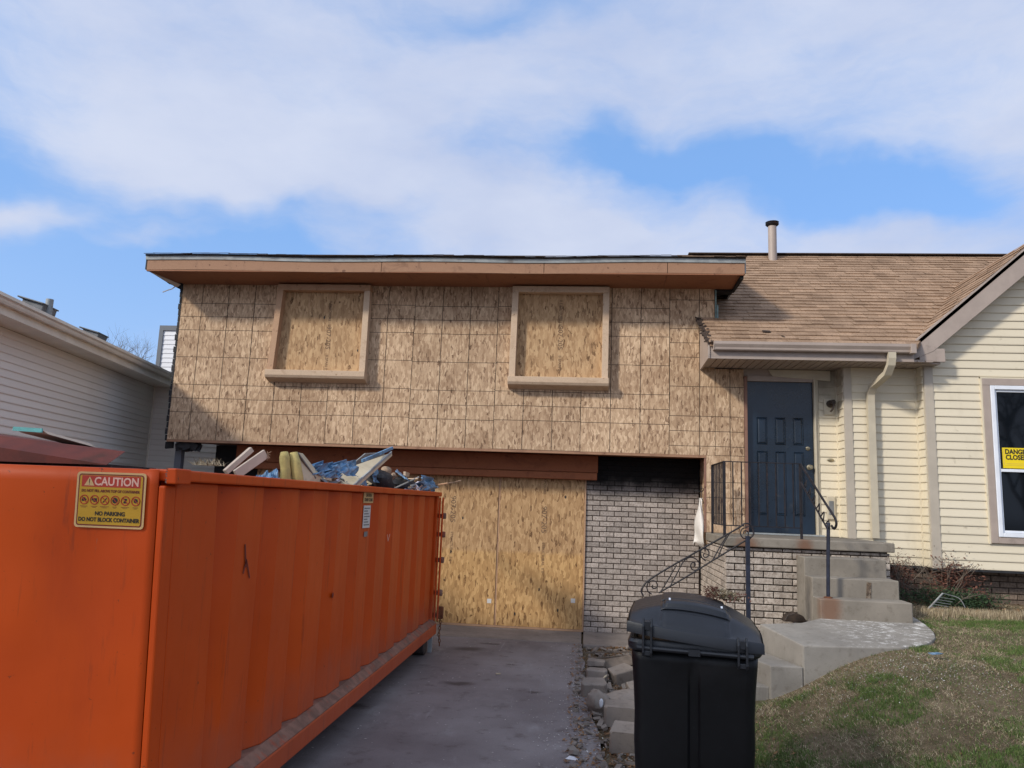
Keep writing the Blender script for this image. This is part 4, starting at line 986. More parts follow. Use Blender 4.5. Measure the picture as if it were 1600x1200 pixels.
sr = thing('step_handrail', (2.54, 8.4, .89), 'black handrail on a dark post rising from the bottom porch step', 'handrail')
mb = MB(); mb.tube([(2.525, 8.38, .885), (2.535, 8.38, 1.3), (2.548, 8.38, 1.66)], .0185, 10); mb.build('post', M_BLUEMETAL, sr, autosmooth=True)
mb = MB(); mb.lathe([(.045, 0), (.045, .008), (.025, .014)], (2.525, 8.38, .892), n=12); mb.build('base_plate', M_RUST, sr)
def r3(mb, pts, r): 
    V_ = [Vector(p) for p in pts]; out = []
    for i in range(len(V_)-1):
        p0, p1, p2, p3 = V_[max(i-1, 0)], V_[i], V_[i+1], V_[min(i+2, len(V_)-1)]
        for t in np.arange(0, 1, .2): out.append(.5*((2*p1)+(p2-p0)*t+(2*p0-5*p1+4*p2-p3)*t*t+(3*p1-p0-3*p2+p3)*t**3))
    out.append(V_[-1]); mb.tube(out, r, 7)
mb = MB(); r3(mb, [(2.50, 9.20, 2.31), (2.52, 8.9, 2.13), (2.56, 8.5, 1.86), (2.585, 8.3, 1.72), (2.59, 8.26, 1.65), (2.58, 8.30, 1.60), (2.57, 8.35, 1.63)], .013); mb.build('top_rail', M_BLACKMETAL, sr, autosmooth=True)
mb = MB(); r3(mb, [(2.50, 9.20, 2.10), (2.52, 8.85, 1.88), (2.545, 8.42, 1.60), (2.55, 8.37, 1.56)], .010); mb.build('lower_rail', M_BLACKMETAL, sr, autosmooth=True)
for k in range(6):
    t0 = .08+k*.15; y = 9.18-.85*t0; xx = 2.505+.055*t0
    mb = MB(); r3(mb, [(xx, y, 2.08-.55*t0+.02), (xx+.012, y-.03, 2.14-.56*t0), (xx+.004, y-.09, 2.17-.60*t0), (xx-.01, y-.11, 2.10-.60*t0), (xx, y-.07, 2.09-.60*t0)], .007); mb.build('scroll', M_BLACKMETAL, sr, autosmooth=True)

# ------------------------------------------------------------------ roll-off dumpster
XD, YD0, YD1, ZDT = -1.76, 3.085, 9.18, 1.835; LEAN = .075
dm = thing('roll_off_dumpster', (-2.98, 6.1, 0), 'large orange ribbed roll-off dumpster heaped with rubbish standing on the driveway', 'dumpster')
def dp(mb, name, mat=M_ORANGE, **k):
    mb.v = [(x, y+(LEAN*(ZDT-z) if y < 3.7 else LEAN*(ZDT-z)*max(0, (4.2-y)/.5)), z) if y < 4.2 and x > -50 else (x, y, z) for x, y, z in mb.v]
    return mb.build(name, mat, dm, **k)
XW = -4.2
mb = MB()   # front wall: slightly dished sheet
def fr(u, v):
    x = XW+.02+u*(XD-.047-XW-.02); z = .34+v*(ZDT-.004-.34)
    d = .022*math.sin(math.pi*u)*math.sin(math.pi*v) + (.018*sm((u-.55)/.2) if v < .8 else .018*sm((u-.55)/.2)*(1-v)/.2)
    return (x, YD0+.005+.010*sm((u-.3)/.25)*sm((.9-v)/.2)*(1-sm((u-.86)/.08)), z)
mb.grid(60, 24, fr); front = dp(mb, 'front_panel', smooth=True, solid=.006)
mb = MB(); mb.box(XW, XD-.142, YD0+.012, YD0+.06, ZDT-.06, ZDT-.002); dp(mb, 'front_top_rail', bevel=.006)
mb = MB(); mb.box(XD-.045, XD-.0125, YD0+.002, YD0+.09, .33, ZDT-.07); dp(mb, 'corner_post', bevel=.008)
mb = MB(); mb.box(XW, XD-.02, YD0+.0, YD0+.1, .16, .335); dp(mb, 'front_sill', bevel=.008)
for sx_, xo in ((1, XD), (-1, XW)):
    S_ = sx_
    mb = MB(); mb.box(min(xo-.10*S_, xo-.092*S_), max(xo-.10*S_, xo-.092*S_), YD0+.09, YD1-.05, .33, ZDT-.05); dp(mb, 'side_panel')
    mb = MB(); mb.box(min(xo-.09*S_, xo-.014*S_), max(xo-.09*S_, xo-.014*S_), YD0+.091, 3.56, .36, ZDT-.052); dp(mb, 'side_rib', bevel=.006)
    rib = None
    for k in range(10):
        y = 3.60+k*.540
        if rib is None:
            m = MB(); m.prism([(.03, 0), (.215, .074*S_), (.512, .074*S_), (.520, 0)], (0, 0, 0), (0,1,0), (1,0,0), (0, 0, ZDT-.052-.36)); rib = m.mesh('side_rib', M_ORANGE)
        o = link('side_rib', rib, dm); o.location = Vector((xo-.091*S_, y, .36))-wloc(dm)
        b = o.modifiers.new('b', 'BEVEL'); b.width = .008; b.segments = 2; b.limit_method = 'ANGLE'
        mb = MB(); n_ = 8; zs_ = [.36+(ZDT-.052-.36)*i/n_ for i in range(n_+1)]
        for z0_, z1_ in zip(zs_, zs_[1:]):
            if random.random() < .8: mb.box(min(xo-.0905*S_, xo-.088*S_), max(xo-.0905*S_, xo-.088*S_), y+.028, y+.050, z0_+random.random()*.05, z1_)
        if sx_ > 0: dp(mb, 'rib_strip', M_STRIP_NAIL)  # broken dark strip along the foot of each rib
    mb = MB(); mb.box(min(xo-.11*S_, xo+.03*S_), max(xo-.11*S_, xo+.03*S_), YD0+.02, YD1, ZDT-.05, ZDT); dp(mb, 'top_rail', bevel=.008)
    mb = MB(); mb.prism([(-.11*S_, .36), (-.012*S_, .36), (.045*S_, .315), (.045*S_, .31), (-.11*S_, .31)], (xo, YD0+.02, 0), (1,0,0), (0,0,1), (0, YD1-YD0-.06, 0)); dp(mb, 'bottom_ledge', M_ORANGE_DUST)
    mb = MB(); mb.box(min(xo-.06*S_, xo+.05*S_), max(xo-.06*S_, xo+.05*S_), YD0+.02, YD1-.04, .19, .309); dp(mb, 'bottom_rail', bevel=.01)
mb = MB(); mb.box(XD-.010, XD+.036, YD0-.006, YD0+.12, ZDT-.062, ZDT+.004); dp(mb, 'rail_end_cap', bevel=.006)
mb = MB(); 
for z in (ZDT-.055, ZDT-.045, ZDT-.03, ZDT-.02, ZDT-.01, ZDT): mb.obox((XD-.010+random.random()*.004, YD0-.004, z), (.008, .006, .006), (0, random.random()*50, 20))
dp(mb, 'weld_bead', M_ORANGE_DUST)
mb = MB(); mb.box(XW+.1, XD-.1, YD0+.05, YD1-.05, .30, .33); dp(mb, 'floor', M_ORANGE_DUST)
mb = MB(); mb.box(-3.42, -3.32, YD0+.1, YD1-.1, .12, .298); mb.box(-2.64, -2.54, YD0+.1, YD1-.1, .12, .298)
for k in range(12): mb.box(-3.31, -2.65, YD0+.3+k*.48, YD0+.36+k*.48, .2, .297)
dp(mb, 'understructure', M_TYRE)
# tail gate frame with hinges, latch bar and chain
mb = MB(); mb.box(XD-.10, XD+.0, YD1-.12, YD1, .30, ZDT-.05); mb.box(XW, XW+.1, YD1-.12, YD1, .30, ZDT-.05); mb.box(XW+.101, XD-.101, YD1-.05, YD1-.01, .32, ZDT-.06); dp(mb, 'tail_gate', bevel=.006)
for x in (XD+.022, XD+.058):
    mb = MB(); mb.tube([(x, YD1-.06, .34), (x, YD1-.06, ZDT-.06)], .011, 8); dp(mb, 'gate_bar')
for z in (.36, .62, 1.0, 1.3, 1.52):
    mb = MB(); mb.lathe([(.024, 0), (.03, .01), (.03, .06), (.024, .07)], (XD+.065, YD1+.0, z), n=10); mb.box(XD-.02, XD+.06, YD1-.03, YD1+.02, z+.01, z+.06); dp(mb, 'hinge', M_ORANGE_DUST, autosmooth=True)
mb = MB()
for k in range(9):
    z = .36-k*.036; c = Vector((XD+.085+.006*math.sin(k), YD1-.02, z)); pts = []
    for j in range(10):
        a = 2*math.pi*j/10; u_ = .012*math.cos(a); v_ = .024*math.sin(a); pts.append(c+(Vector((u_, 0, v_)) if k % 2 else Vector((0, u_, v_))))
    mb.tube(pts, .005, 5, closed=True)
dp(mb, 'chain', M_RUST, smooth=True)
mb = MB(); mb.box(XD+.05, XD+.12, YD1-.05, YD1+.0, .36, .50); dp(mb, 'ratchet', M_RUST, bevel=.01)
wl = MB(); wl.lathe([(.09, 0), (.105, .01), (.105, .14), (.09, .15)], (0, 0, .105), (1, 0, 0), 20); wme = wl.mesh('roller', M_TYRE)
for (x, y) in ((XD-.16, 8.85), (XW+.02, 8.85), (XD-.16, 3.5), (XW+.02, 3.5)):
    o = link('roller', wme, dm); o.location = Vector((x, y, 0))-wloc(dm)
mb = MB(); mb.box(XD-.02, XD+.025, 9.02, 9.06, .0, .25); dp(mb, 'roller_bracket', M_DRIP)
# caution sign on the front wall
cs = MB(); ox, oz, cw_, ch_ = -2.168, 1.578, .313, .235; oy = YD0+.0125
def rrect(x0, x1, z0, z1, r_, y0, y1, n=4):
    pts = []
    for cx, cz, a0 in ((x1-r_, z1-r_, 0), (x0+r_, z1-r_, 90), (x0+r_, z0+r_, 180), (x1-r_, z0+r_, 270)):
        for k in range(n+1): a = R(a0+90*k/n); pts.append((cx+r_*math.cos(a), cz+r_*math.sin(a)))
    m = MB(); m.prism(pts, (0, y0, 0), (1,0,0), (0,0,1), (0, y1-y0, 0)); return m
csign = rrect(ox, ox+cw_, oz, oz+ch_, .015, oy, oy+.002).build('caution_sign', M_SIGNEDGE, dm, origin=(ox, oy, oz))
OO = dict(origin=(ox, oy, oz))
rrect(ox+.009, ox+cw_-.009, oz+.008, oz+ch_-.008, .012, oy-.0006, oy-.0001).build('border', M_INKRED, csign, **OO)
rrect(ox+.0145, ox+cw_-.0145, oz+.0135, oz+ch_-.0135, .008, oy-.0012, oy-.0007).build('sign_face', M_YELLOW, csign, **OO)
mb = MB(); mb.box(ox+.024, ox+cw_-.024, oy-.0018, oy-.0013, oz+.172, oz+.220); mb.build('red_band', M_SIGNRED, csign, **OO)
TX = lambda b, s, m, x, z, bold=.0, sx=1.0, al='CENTER': text(b, s, m, (ox+x, oy-.0024, oz+z), FRONT, csign, 'lettering', bold=bold, sx=sx, align=al)
TX('CAUTION', .0485, M_SIGNPINK, .182, .1945, .0012, .92)
mb = MB(); mb.prism([(.036, .177), (.082, .177), (.059, .215)], (ox, oy-.0024, oz), (1,0,0), (0,0,1), (0, .0005, 0)); mb.build('warning_triangle', M_SIGNEDGE, csign, **OO)
mb = MB(); mb.box(ox+.0575, ox+.0605, oy-.0031, oy-.0026, oz+.188, oz+.206); mb.box(ox+.0575, ox+.0605, oy-.0031, oy-.0026, oz+.181, oz+.185); mb.build('exclamation_mark', M_INK, csign, **OO)
TX('DO NOT FILL ABOVE TOP OF CONTAINER', .0155, M_INKRED, cw_/2, .155, .0004, .88)
for k in range(6):
    cx, cz = ox+.040+k*.0465, oz+.117
    mb = MB(); mb.tube([(cx+.0185*math.cos(a), oy-.0018, cz+.0185*math.sin(a)) for a in np.linspace(0, 2*math.pi, 19)[:-1]], .0022, 5, closed=True); mb.beam((cx-.012, oy-.0018, cz+.012), (cx+.012, oy-.0018, cz-.012), .002, .003); mb.build('prohibition_ring', M_SIGNRED, csign, **OO)
    mb = MB()
    if k == 0: mb.box(cx-.011, cx+.009, oy-.0022, oy-.0016, cz-.006, cz+.004); mb.box(cx-.006, cx+.004, oy-.0022, oy-.0016, cz+.004, cz+.009)
    elif k == 1: mb.box(cx-.012, cx+.011, oy-.0022, oy-.0016, cz-.003, cz+.007); mb.box(cx-.004, cx+.011, oy-.0022, oy-.0016, cz-.009, cz-.003)
    elif k == 2: mb.beam((cx-.008, oy-.0019, cz-.010), (cx+.009, oy-.0019, cz+.009), .001, .004)
    elif k == 3: mb.lathe([(.012, 0), (.012, .0006)], (cx, oy-.0016, cz), (0, -1, 0), 12)
    elif k == 4: mb.box(cx-.009, cx+.007, oy-.0022, oy-.0016, cz+.003, cz+.009); mb.box(cx-.008, cx+.006, oy-.0022, oy-.0016, cz-.010, cz-.004); mb.beam((cx+.005, oy-.0019, cz+.003), (cx-.006, oy-.0019, cz-.004), .001, .004)
    else: mb.lathe([(.010, 0), (.010, .0006)], (cx, oy-.0016, cz+.001), (0, -1, 0), 6)
    mb.build('pictogram', M_INK, csign, **OO)
    mb = MB(); w_ = (.017, .014, .019, .009, .018, .012)[k]; mb.box(cx-w_, cx+w_, oy-.0018, oy-.0013, cz-.0285, cz-.0265); mb.box(cx-w_*.6, cx+w_*.6, oy-.0018, oy-.0013, cz-.0330, cz-.0315); mb.build('small_print', M_INKRED, csign, **OO)
TX('NO PARKING', .0235, M_INK, cw_/2+.004, .060, .0007, .95); TX('DO NOT BLOCK CONTAINER', .0235, M_INK, cw_/2, .034, .0007, .86)
csign.rotation_euler.x = math.atan(LEAN)
# labels on the ribbed side
mb = MB(); mb.box(XD-.012, XD-.010, 6.02, 6.30, 1.70, 1.785); lb = dp(mb, 'yellow_label', M_SIGNEDGE)
SIDE = ((0,1,0), (0,0,1), (1,0,0))
for z, b in ((1.762, 'CAUTION'), (1.725, 'STAND CLEAR')): text(b, .036, M_INK, (XD-.0092, 6.16, z), SIDE, lb, 'lettering', bold=.001)
mb = MB(); mb.box(XD-.012, XD-.010, 6.04, 6.24, 1.50, 1.68); lw = dp(mb, 'white_label', M_LABELW)
mb = MB()
for k in range(7): mb.box(XD-.0098, XD-.0094, 6.06, 6.22-.03*(k % 3), 1.52+k*.022, 1.53+k*.022)
mb.build('printed_line', M_GREYPANEL, lw)
mb = MB(); mb.box(XD-.0125, XD-.0115, 6.10, 6.20, 1.43, 1.47); dp(mb, 'torn_label', M_GREYPANEL)
mb = MB(); mb.beam((XD-.0115, 3.90, 1.48), (XD-.0115, 3.93, 1.36), .012, .002, (1,0,0)); mb.beam((XD-.0115, 3.93, 1.40), (XD-.0115, 3.90, 1.33), .01, .002, (1,0,0)); mb.beam((XD-.0115, 3.93, 1.40), (XD-.0115, 3.99, 1.30), .01, .002, (1,0,0)); dp(mb, 'scratch', M_INKRED)
mb = MB(); mb.beam((XD-.0115, 6.84, 1.42), (XD-.0115, 6.88, 1.36), .01, .002, (1,0,0)); mb.beam((XD-.0115, 6.88, 1.36), (XD-.0115, 6.93, 1.42), .01, .002, (1,0,0)); dp(mb, 'scratch', M_SIGNPINK)
mb = MB(); mb.lathe([(.02, 0), (.012, .002)], (XD-.012, 5.42, 1.05), (1, 0, 0), 9); dp(mb, 'rust_hole', M_INKRED)

# ------------------------------------------------------------------ the load
mb = MB()
def heap(u, v):
    x = XW+.12+u*(XD-.12-XW-.12); y = YD0+.1+v*(YD1-YD0-.2)
    h = 1.55+.16*noise.noise(Vector((x*1.6, y*1.6, 5)))+.10*noise.noise(Vector((x*5, y*5, 1)))+.08*sm(math.sin(math.pi*u))*math.sin(math.pi*v)
    return (x, y, h)
mb.grid(40, 90, heap); tag(mb.build('rubbish_heap', M_TRASHDARK, smooth=False), 'dark mixed rubbish filling the orange dumpster', 'rubbish', kind='stuff')
def item(mb, name, mat, label, cat, group=None, **k): return tag(mb.build(name, mat, None, **k), label, cat, group)
def at_dump(px, py, y):
    d = pix_dir(px, py); t = y/d.y
    lim = -1.90-.22*max(0, y-5.3)*(px < 640)
    if d.x*t > lim and px < 684: t = lim/d.x      # keep everything inside the walls
    return Vector((d.x*t, d.y*t, CAM_H+d.z*t))
# big dark red board across the front with a teal-edged offcut on it
a, b = Vector((-2.20, 3.42, 1.888)), Vector((-4.05, 3.20, 2.02))
q = [Vector(p) for p in ((-2.185, 3.30, 1.850), (-4.05, 3.10, 1.842), (-4.05, 3.9, 2.06), (-2.66, 4.0, 1.935), (-2.19, 3.44, 1.922), (-4.05, 3.10, 2.085), (-4.05, 3.9, 2.10), (-2.66, 4.0, 1.96))]
mb = MB(); mb.add(q, [(0, 1, 2, 3), (7, 6, 5, 4), (0, 4, 5, 1), (1, 5, 6, 2), (2, 6, 7, 3), (3, 7, 4, 0)])
o = item(mb, 'loose_board', M_REDBOARD, 'wide dark red board lying across the near end of the dumpster', 'board', bevel=.004)
mb = MB(); mb.box(-4.0, -2.3, 3.35, 3.9, 1.72, 1.86); item(mb, 'scrap_beam', M_TRASHDARK, 'dark scrap beam under the wide dark red board in the dumpster', 'beam')
v0, v1, v2, v3 = Vector((-2.76, 3.42, 2.015)), Vector((-2.615, 3.42, 2.01)), Vector((-2.50, 3.62, 1.965)), Vector((-2.66, 3.62, 1.975))
mb = MB(); dn = Vector((0.02, .02, -.018)); mb.add([v0, v1, v2, v3, v0+dn, v1+dn, v2+dn, v3+dn], [(3, 2, 1, 0), (4, 5, 6, 7), (0, 1, 5, 4), (1, 2, 6, 5), (2, 3, 7, 6), (3, 0, 4, 7)])
off = tag(mb.build('board_offcut', M_PINKWOOD), 'small pale board offcut with a teal edge, on the wide dark red board', 'board')
mb = MB(); mb.beam(v0+Vector((-.003, -.004, -.002)), v1+Vector((.003, -.004, -.002)), .008, .02); mb.build('teal_edge', M_TEAL, off)
# dead grass clump
gp = at_dump(328, 722, 4.2); mb = MB()
for k in range(110):
    an = random.random()*6.283; e = random.random(); r_ = random.uniform(.03, .075)
    p = gp+Vector((random.gauss(0, .035), random.gauss(0, .03), -.02)); q = p+Vector((math.cos(an)*r_, math.sin(an)*r_*.5, .005+e*.045)); w_ = Vector((.003, 0, .001))
    mb.add([p-w_, p+w_, q], [(0, 1, 2)])
tag(mb.build('dead_grass_clump', M_STRAW), 'small clump of dry grass on the dumpster rail near its near corner', 'grass clump')
# two pinkish-white boards in a V
def dboard(pa, pb, w, h, name, mat, label, cat='board', upv=(0, 0, 1), group=None):
    mb = MB(); mb.beam(pa, pb, w, h, upv); return item(mb, name, mat, label, cat, group, bevel=.003)
dboard(at_dump(352, 738, 4.6), at_dump(393, 702, 4.75), .03, .035, 'loose_board', M_PINKWOOD, 'thinner pale board, the upper of two crossing near the dumpster front corner')
dboard(at_dump(368, 742, 4.45), at_dump(415, 709, 4.62), .02, .06, 'loose_board', M_PINKWOOD, 'wider pale board sticking out low beside a thinner one in the dumpster')
mb = MB()
for k in range(9):
    p = at_dump(417, 707, 4.62); q = p+Vector((random.uniform(0, .03), 0, random.uniform(-.05, .02))); mb.beam(p+Vector((0, 0, -.01)), q, .003, .003)
item(mb, 'splinter_tuft', M_STUD2, 'tuft of torn splinters at the tip of the wider pale board', 'splinters')
# foam pads
def roll(pa, pb, r_, name, label):
    mb = MB(); n = 7; pts = [Vector(pa).lerp(Vector(pb), i/n)+Vector((random.uniform(-.004, .004),)*3) for i in range(n+1)]
    mb.tube(pts, [r_*.8]+[r_*random.uniform(.94, 1.06) for _ in range(n-1)]+[r_*.72], 12); return item(mb, name, M_FOAM, label, 'foam pad', smooth=True)
roll(at_dump(448, 760, 4.9), at_dump(443, 707, 4.9), .033, 'foam_roll', 'narrow yellow foam roll standing left of the folded foam pad in the dumpster')
fa, fb_ = at_dump(467, 765, 4.95), at_dump(459, 707, 4.95)
mb = MB(); mb.tube([fa, fa.lerp(fb_, .3)+Vector((.003, 0, 0)), fa.lerp(fb_, .7), fb_], [.036, .038, .037, .026], 12)
pad = tag(mb.build('folded_foam_pad', M_FOAM, smooth=True), 'folded yellow foam pad with a flat cream slope leaning in the dumpster', 'foam pad')
c0, c1, c2, c3 = at_dump(470, 708, 4.97), at_dump(474, 768, 4.97), at_dump(500, 770, 4.97), at_dump(493, 745, 5.05)
mb = MB(); dn = Vector((0, .12, 0)); q = [at_dump(463, 706, 4.97), at_dump(470, 765, 4.97), at_dump(506, 772, 4.97), at_dump(492, 742, 4.99)]
mb.add(q+[p+dn for p in q], [(0, 1, 2, 3), (7, 6, 5, 4), (0, 4, 5, 1), (1, 5, 6, 2), (2, 6, 7, 3), (3, 7, 4, 0)]); mb.build('pad_face', M_CREAM, pad, bevel=.004)
mb = MB(); mb.beam(at_dump(465, 708, 4.955), at_dump(493, 747, 4.96), .012, .010, (0, -1, 0)); mb.build('pad_seam', M_GREYPANEL, pad)
# crumpled blue sheets
def crumple(pts, mat, name, label, cat, amp=.03, nx=16, ny=6, thick=.003, seed=0):
    """pts: 4 corners; creased sheet"""
    A, B, C, D = [Vector(p) for p in pts]; nrm_ = (B-A).cross(D-A).normalized(); mb = MB()
    def f(u, v):
        p = A.lerp(B, u).lerp(D.lerp(C, u), v)
        k = noise.noise(Vector((u*4+seed, v*3, seed)))+.6*noise.noise(Vector((u*11+seed, v*7, 2)))
        return p+nrm_*k*amp*2+Vector((0, 0, .35*amp*noise.noise(Vector((u*6, v*9, seed+4)))))
    mb.grid(nx, ny, f); return tag(mb.build(name, mat, None, solid=thick), label, cat)
crumple([at_dump(398, 747, 5.0), at_dump(438, 757, 5.1), at_dump(433, 733, 5.2), at_dump(404, 744, 5.1)], M_BLUE, 'blue_tarp', 'small crumpled blue sheet between the pale boards and the yellow foam', 'tarp', .02, seed=2)
crumple([at_dump(484, 735, 5.2), at_dump(560, 745, 5.4), at_dump(556, 718, 5.6), at_dump(487, 726, 5.3)], M_BLUE, 'blue_tarp', 'bunched bright blue sheeting just right of the yellow foam pad', 'tarp', .035, seed=5)
crumple([at_dump(488, 742, 5.15), at_dump(530, 748, 5.3), at_dump(540, 728, 5.5), at_dump(492, 733, 5.3)], M_BLUE, 'blue_tarp', 'lower fold of blue sheeting beside the cream panel', 'tarp', .03, seed=9)
# long cream panel with a metal edge, and a grey tray behind
pn = [at_dump(497, 757, 5.3), at_dump(543, 768, 5.3), at_dump(612, 707, 5.35), at_dump(524, 738, 6.2)]
mb = MB(); dn = Vector((0, .03, -.03)); mb.add(pn+[p+dn for p in pn], [(0, 1, 2, 3), (7, 6, 5, 4), (0, 4, 5, 1), (1, 5, 6, 2), (2, 6, 7, 3), (3, 7, 4, 0)])
pl = tag(mb.build('cream_panel', M_CREAM), 'long cream panel with a grey metal edge jutting up highest from the load', 'panel')
mb = MB(); mb.beam(pn[1]+Vector((0, -.01, 0)), pn[2]+Vector((0, -.01, 0)), .012, .022, (0, 0, 1)); mb.build('metal_edge', M_DRIP, pl)
q = [at_dump(532, 742, 6.4), at_dump(571, 710, 6.6), at_dump(600, 708, 6.75), at_dump(560, 742, 6.5)]
mb = MB(); dn = Vector((0, .05, -.02)); mb.add(q+[p+dn for p in q], [(3, 2, 1, 0), (4, 5, 6, 7), (0, 1, 5, 4), (1, 2, 6, 5), (2, 3, 7, 6), (3, 0, 4, 7)])
gp_ = tag(mb.build('grey_panel', M_GREYPANEL), 'dark grey tray-like panel leaning behind the cream panel', 'panel')
for s_, e_ in ((0, 1), (1, 2)):
    mb = MB(); mb.beam(q[s_]+Vector((0, -.012, .004)), q[e_]+Vector((0, -.012, .004)), .01, .012); mb.build('panel_edge', M_DRIP, gp_)
dboard(at_dump(566, 720, 5.6), at_dump(613, 700, 5.5), .02, .03, 'blue_strip', M_BLUE, 'stiff blue strip at the very top of the dumpster load', 'strip')
mb = MB(); mb.obox(at_dump(550, 731, 6.3), (.10, .06, .03), (10, 20, 30)); mb.obox(at_dump(564, 727, 6.3), (.09, .05, .02), (30, -20, 10)); item(mb, 'plaster_scrap', M_CREAM, 'broken plaster scraps lying on the dark grey panel', 'plaster', bevel=.004)
# darker bags and bits to the right
def blob(c, r3_, name, mat, label, cat, seed, nu=18, nv=12):
    mb = MB(); c = Vector(c)
    for j in range(nv+1):
        for i in range(nu):
            th = math.pi*j/nv; ph = 2*math.pi*i/nu; d = Vector((math.sin(th)*math.cos(ph), math.sin(th)*math.sin(ph), math.cos(th)))
            k = 1+.30*noise.noise(d*1.6+Vector((seed+.37,)*3))+.07*noise.noise(d*5+Vector((seed+.7,)*3)); mb.v.append(tuple(c+Vector((d.x*r3_[0], d.y*r3_[1], d.z*r3_[2]))*k))
    mb.f = [(j*nu+i, j*nu+(i+1) % nu, (j+1)*nu+(i+1) % nu, (j+1)*nu+i) for j in range(nv) for i in range(nu)]; mb.f = [f[::-1] for f in mb.f]; mb.m = [0]*len(mb.f)
    return tag(mb.build(name, mat, None, autosmooth=True), label, cat)
blob(at_dump(590, 752, 6.2), (.17, .2, .12), 'rubbish_bag', M_TRASHDARK, 'black rubbish bag behind the cream panel in the dumpster', 'bag', 3)
blob(at_dump(622, 757, 6.9), (.20, .25, .10), 'rubbish_bag', M_TRASHDARK, 'black rubbish bag at the far end of the dumpster load', 'bag', 8)
blob(at_dump(603, 737, 6.4), (.06, .06, .055), 'tan_debris', M_CONE, 'knobbly tan lump of debris right of the cream panel', 'debris', 12)
blob(at_dump(612, 744, 6.5), (.05, .05, .04), 'tan_debris', M_CONE, 'smaller tan lump just below the knobbly one in the load', 'debris', 17)
crumple([at_dump(583, 752, 6.0), at_dump(592, 756, 6.0), at_dump(590, 729, 6.1), at_dump(584, 733, 6.05)], M_BLUE, 'blue_scrap', 'upright torn blue scrap beside the tan lump', 'scrap', .02, 6, 6, seed=21)
crumple([at_dump(566, 757, 5.8), at_dump(573, 760, 5.8), at_dump(570, 740, 5.9), at_dump(566, 741, 5.85)], M_BLUE, 'blue_scrap', 'small blue scrap hanging under the metal edge of the cream panel', 'scrap', .012, 6, 6, seed=25)
crumple([at_dump(618, 738, 6.9), at_dump(640, 752, 7.0), at_dump(632, 744, 7.1), at_dump(620, 733, 7.0)], M_BLUE, 'blue_scrap', 'flat pale blue scrap on the black bag at the far end', 'scrap', .02, 8, 4, seed=29)
crumple([at_dump(600, 770, 7.0), at_dump(652, 776, 7.3), at_dump(663, 752, 7.4), at_dump(632, 757, 7.2)], M_LAV, 'lavender_sheet', 'crumpled lavender plastic sheet near the far rail of the dumpster', 'sheet', .03, 14, 8, seed=33)
crumple([at_dump(655, 772, 7.7), at_dump(681, 774, 7.9), at_dump(678, 748, 8.0), at_dump(658, 742, 7.9)], M_BLUE, 'blue_tarp', 'pale blue bundle at the far right corner of the dumpster', 'tarp', .04, 10, 8, seed=41)
dboard(at_dump(612, 765, 6.8), at_dump(655, 745, 7.2), .015, .015, 'metal_rod', M_GREYPANEL, 'thin dark rod slanting across the far end of the load', 'rod')
dboard(at_dump(625, 748, 6.9), at_dump(653, 748, 7.3), .012, .012, 'wood_strip', M_STUD, 'thin wooden strip lying above the lavender sheet', 'strip')
dboard(at_dump(632, 740, 6.9), at_dump(638, 742, 7.0), .03, .05, 'wood_block', M_STUD, 'small wooden block stuck in the far end of the load', 'block')
mb = MB(); mb.tube([at_dump(680, 758, 8.1), at_dump(700, 755, 8.3), at_dump(720, 751, 8.5)], .009, 6); item(mb, 'bent_rod', M_STUD2, 'thin brown rod jutting right past the pale blue bundle', 'rod')
mb = MB()
for k in range(260):
    t_ = random.random(); x = 500+t_*170; yy = 5.3+t_*2.4
    p = at_dump(x, 752+t_*18+random.uniform(-10, 6), yy+random.uniform(-.1, .3)); mb.mi = random.choice((0, 1, 2, 2, 3, 4)); mb.obox(p, (random.uniform(.02, .13), random.uniform(.01, .08), random.uniform(.003, .02)), (random.uniform(-40, 40),)*2+(random.uniform(0, 90),))
tag(mb.build('loose_scraps', [M_CONE, M_CREAM, M_GREYPANEL, M_STUD2, M_LAV], None), 'small loose scraps scattered over the dumpster load', 'scraps', kind='stuff')

# ------------------------------------------------------------------ rubbish bin (hinge side towards the street)
bn = thing('wheeled_bin', (.65, 4.65, 0), 'black wheeled rubbish bin with a grey domed lid, at the edge of the driveway', 'bin')
BX = .648
def rsec(z, hx, y0, y1, r_=.06, n=5, groove=0):
    pts = []
    for cx, cy, a0 in ((BX+hx-r_, y0+r_, -90), (BX+hx-r_, y1-r_, 0), (BX-hx+r_, y1-r_, 90), (BX-hx+r_, y0+r_, 180)):
        for k in range(n+1): a = R(a0+90*k/n); pts.append((cx+r_*math.cos(a), cy+r_*math.sin(a), z))
    # two extra pairs for the shallow centre groove on the near face
    for gx_, gd in ((-.035, 0), (-.022, groove), (.022, groove), (.035, 0)): pts.append((BX+gx_, y0+gd, z))
    return pts
BW = .022
secs = [(0.05, .235, 4.42, 4.98, 0), (.10, .245, 4.40, 4.99, .0), (.16, .262, 4.375, 5.0, .012), (.30, .282, 4.355, 5.01, .014), (.50, .292, 4.335, 5.02, .014), (.66, .290, 4.325, 5.025, .014), (.80, .296, 4.31, 5.03, .014), (.93, .306, 4.30, 5.035, .01), (.99, .309, 4.30, 5.04, 0)]
def loft(secs_):
    mb = MB(); n = None
    for s_ in secs_:
        p = rsec(s_[0], s_[1]+BW, s_[2], s_[3], groove=s_[4]); n = len(p); mb.v += p
    for i in range(len(secs_)-1): mb.f += [(i*n+j, i*n+(j+1) % n, (i+1)*n+(j+1) % n, (i+1)*n+j) for j in range(n)]
    mb.f.append(tuple(range(n))[::-1]); mb.m = [0]*len(mb.f); return mb
loft(secs).build('body', M_BIN, bn, autosmooth=True, solid=.006)
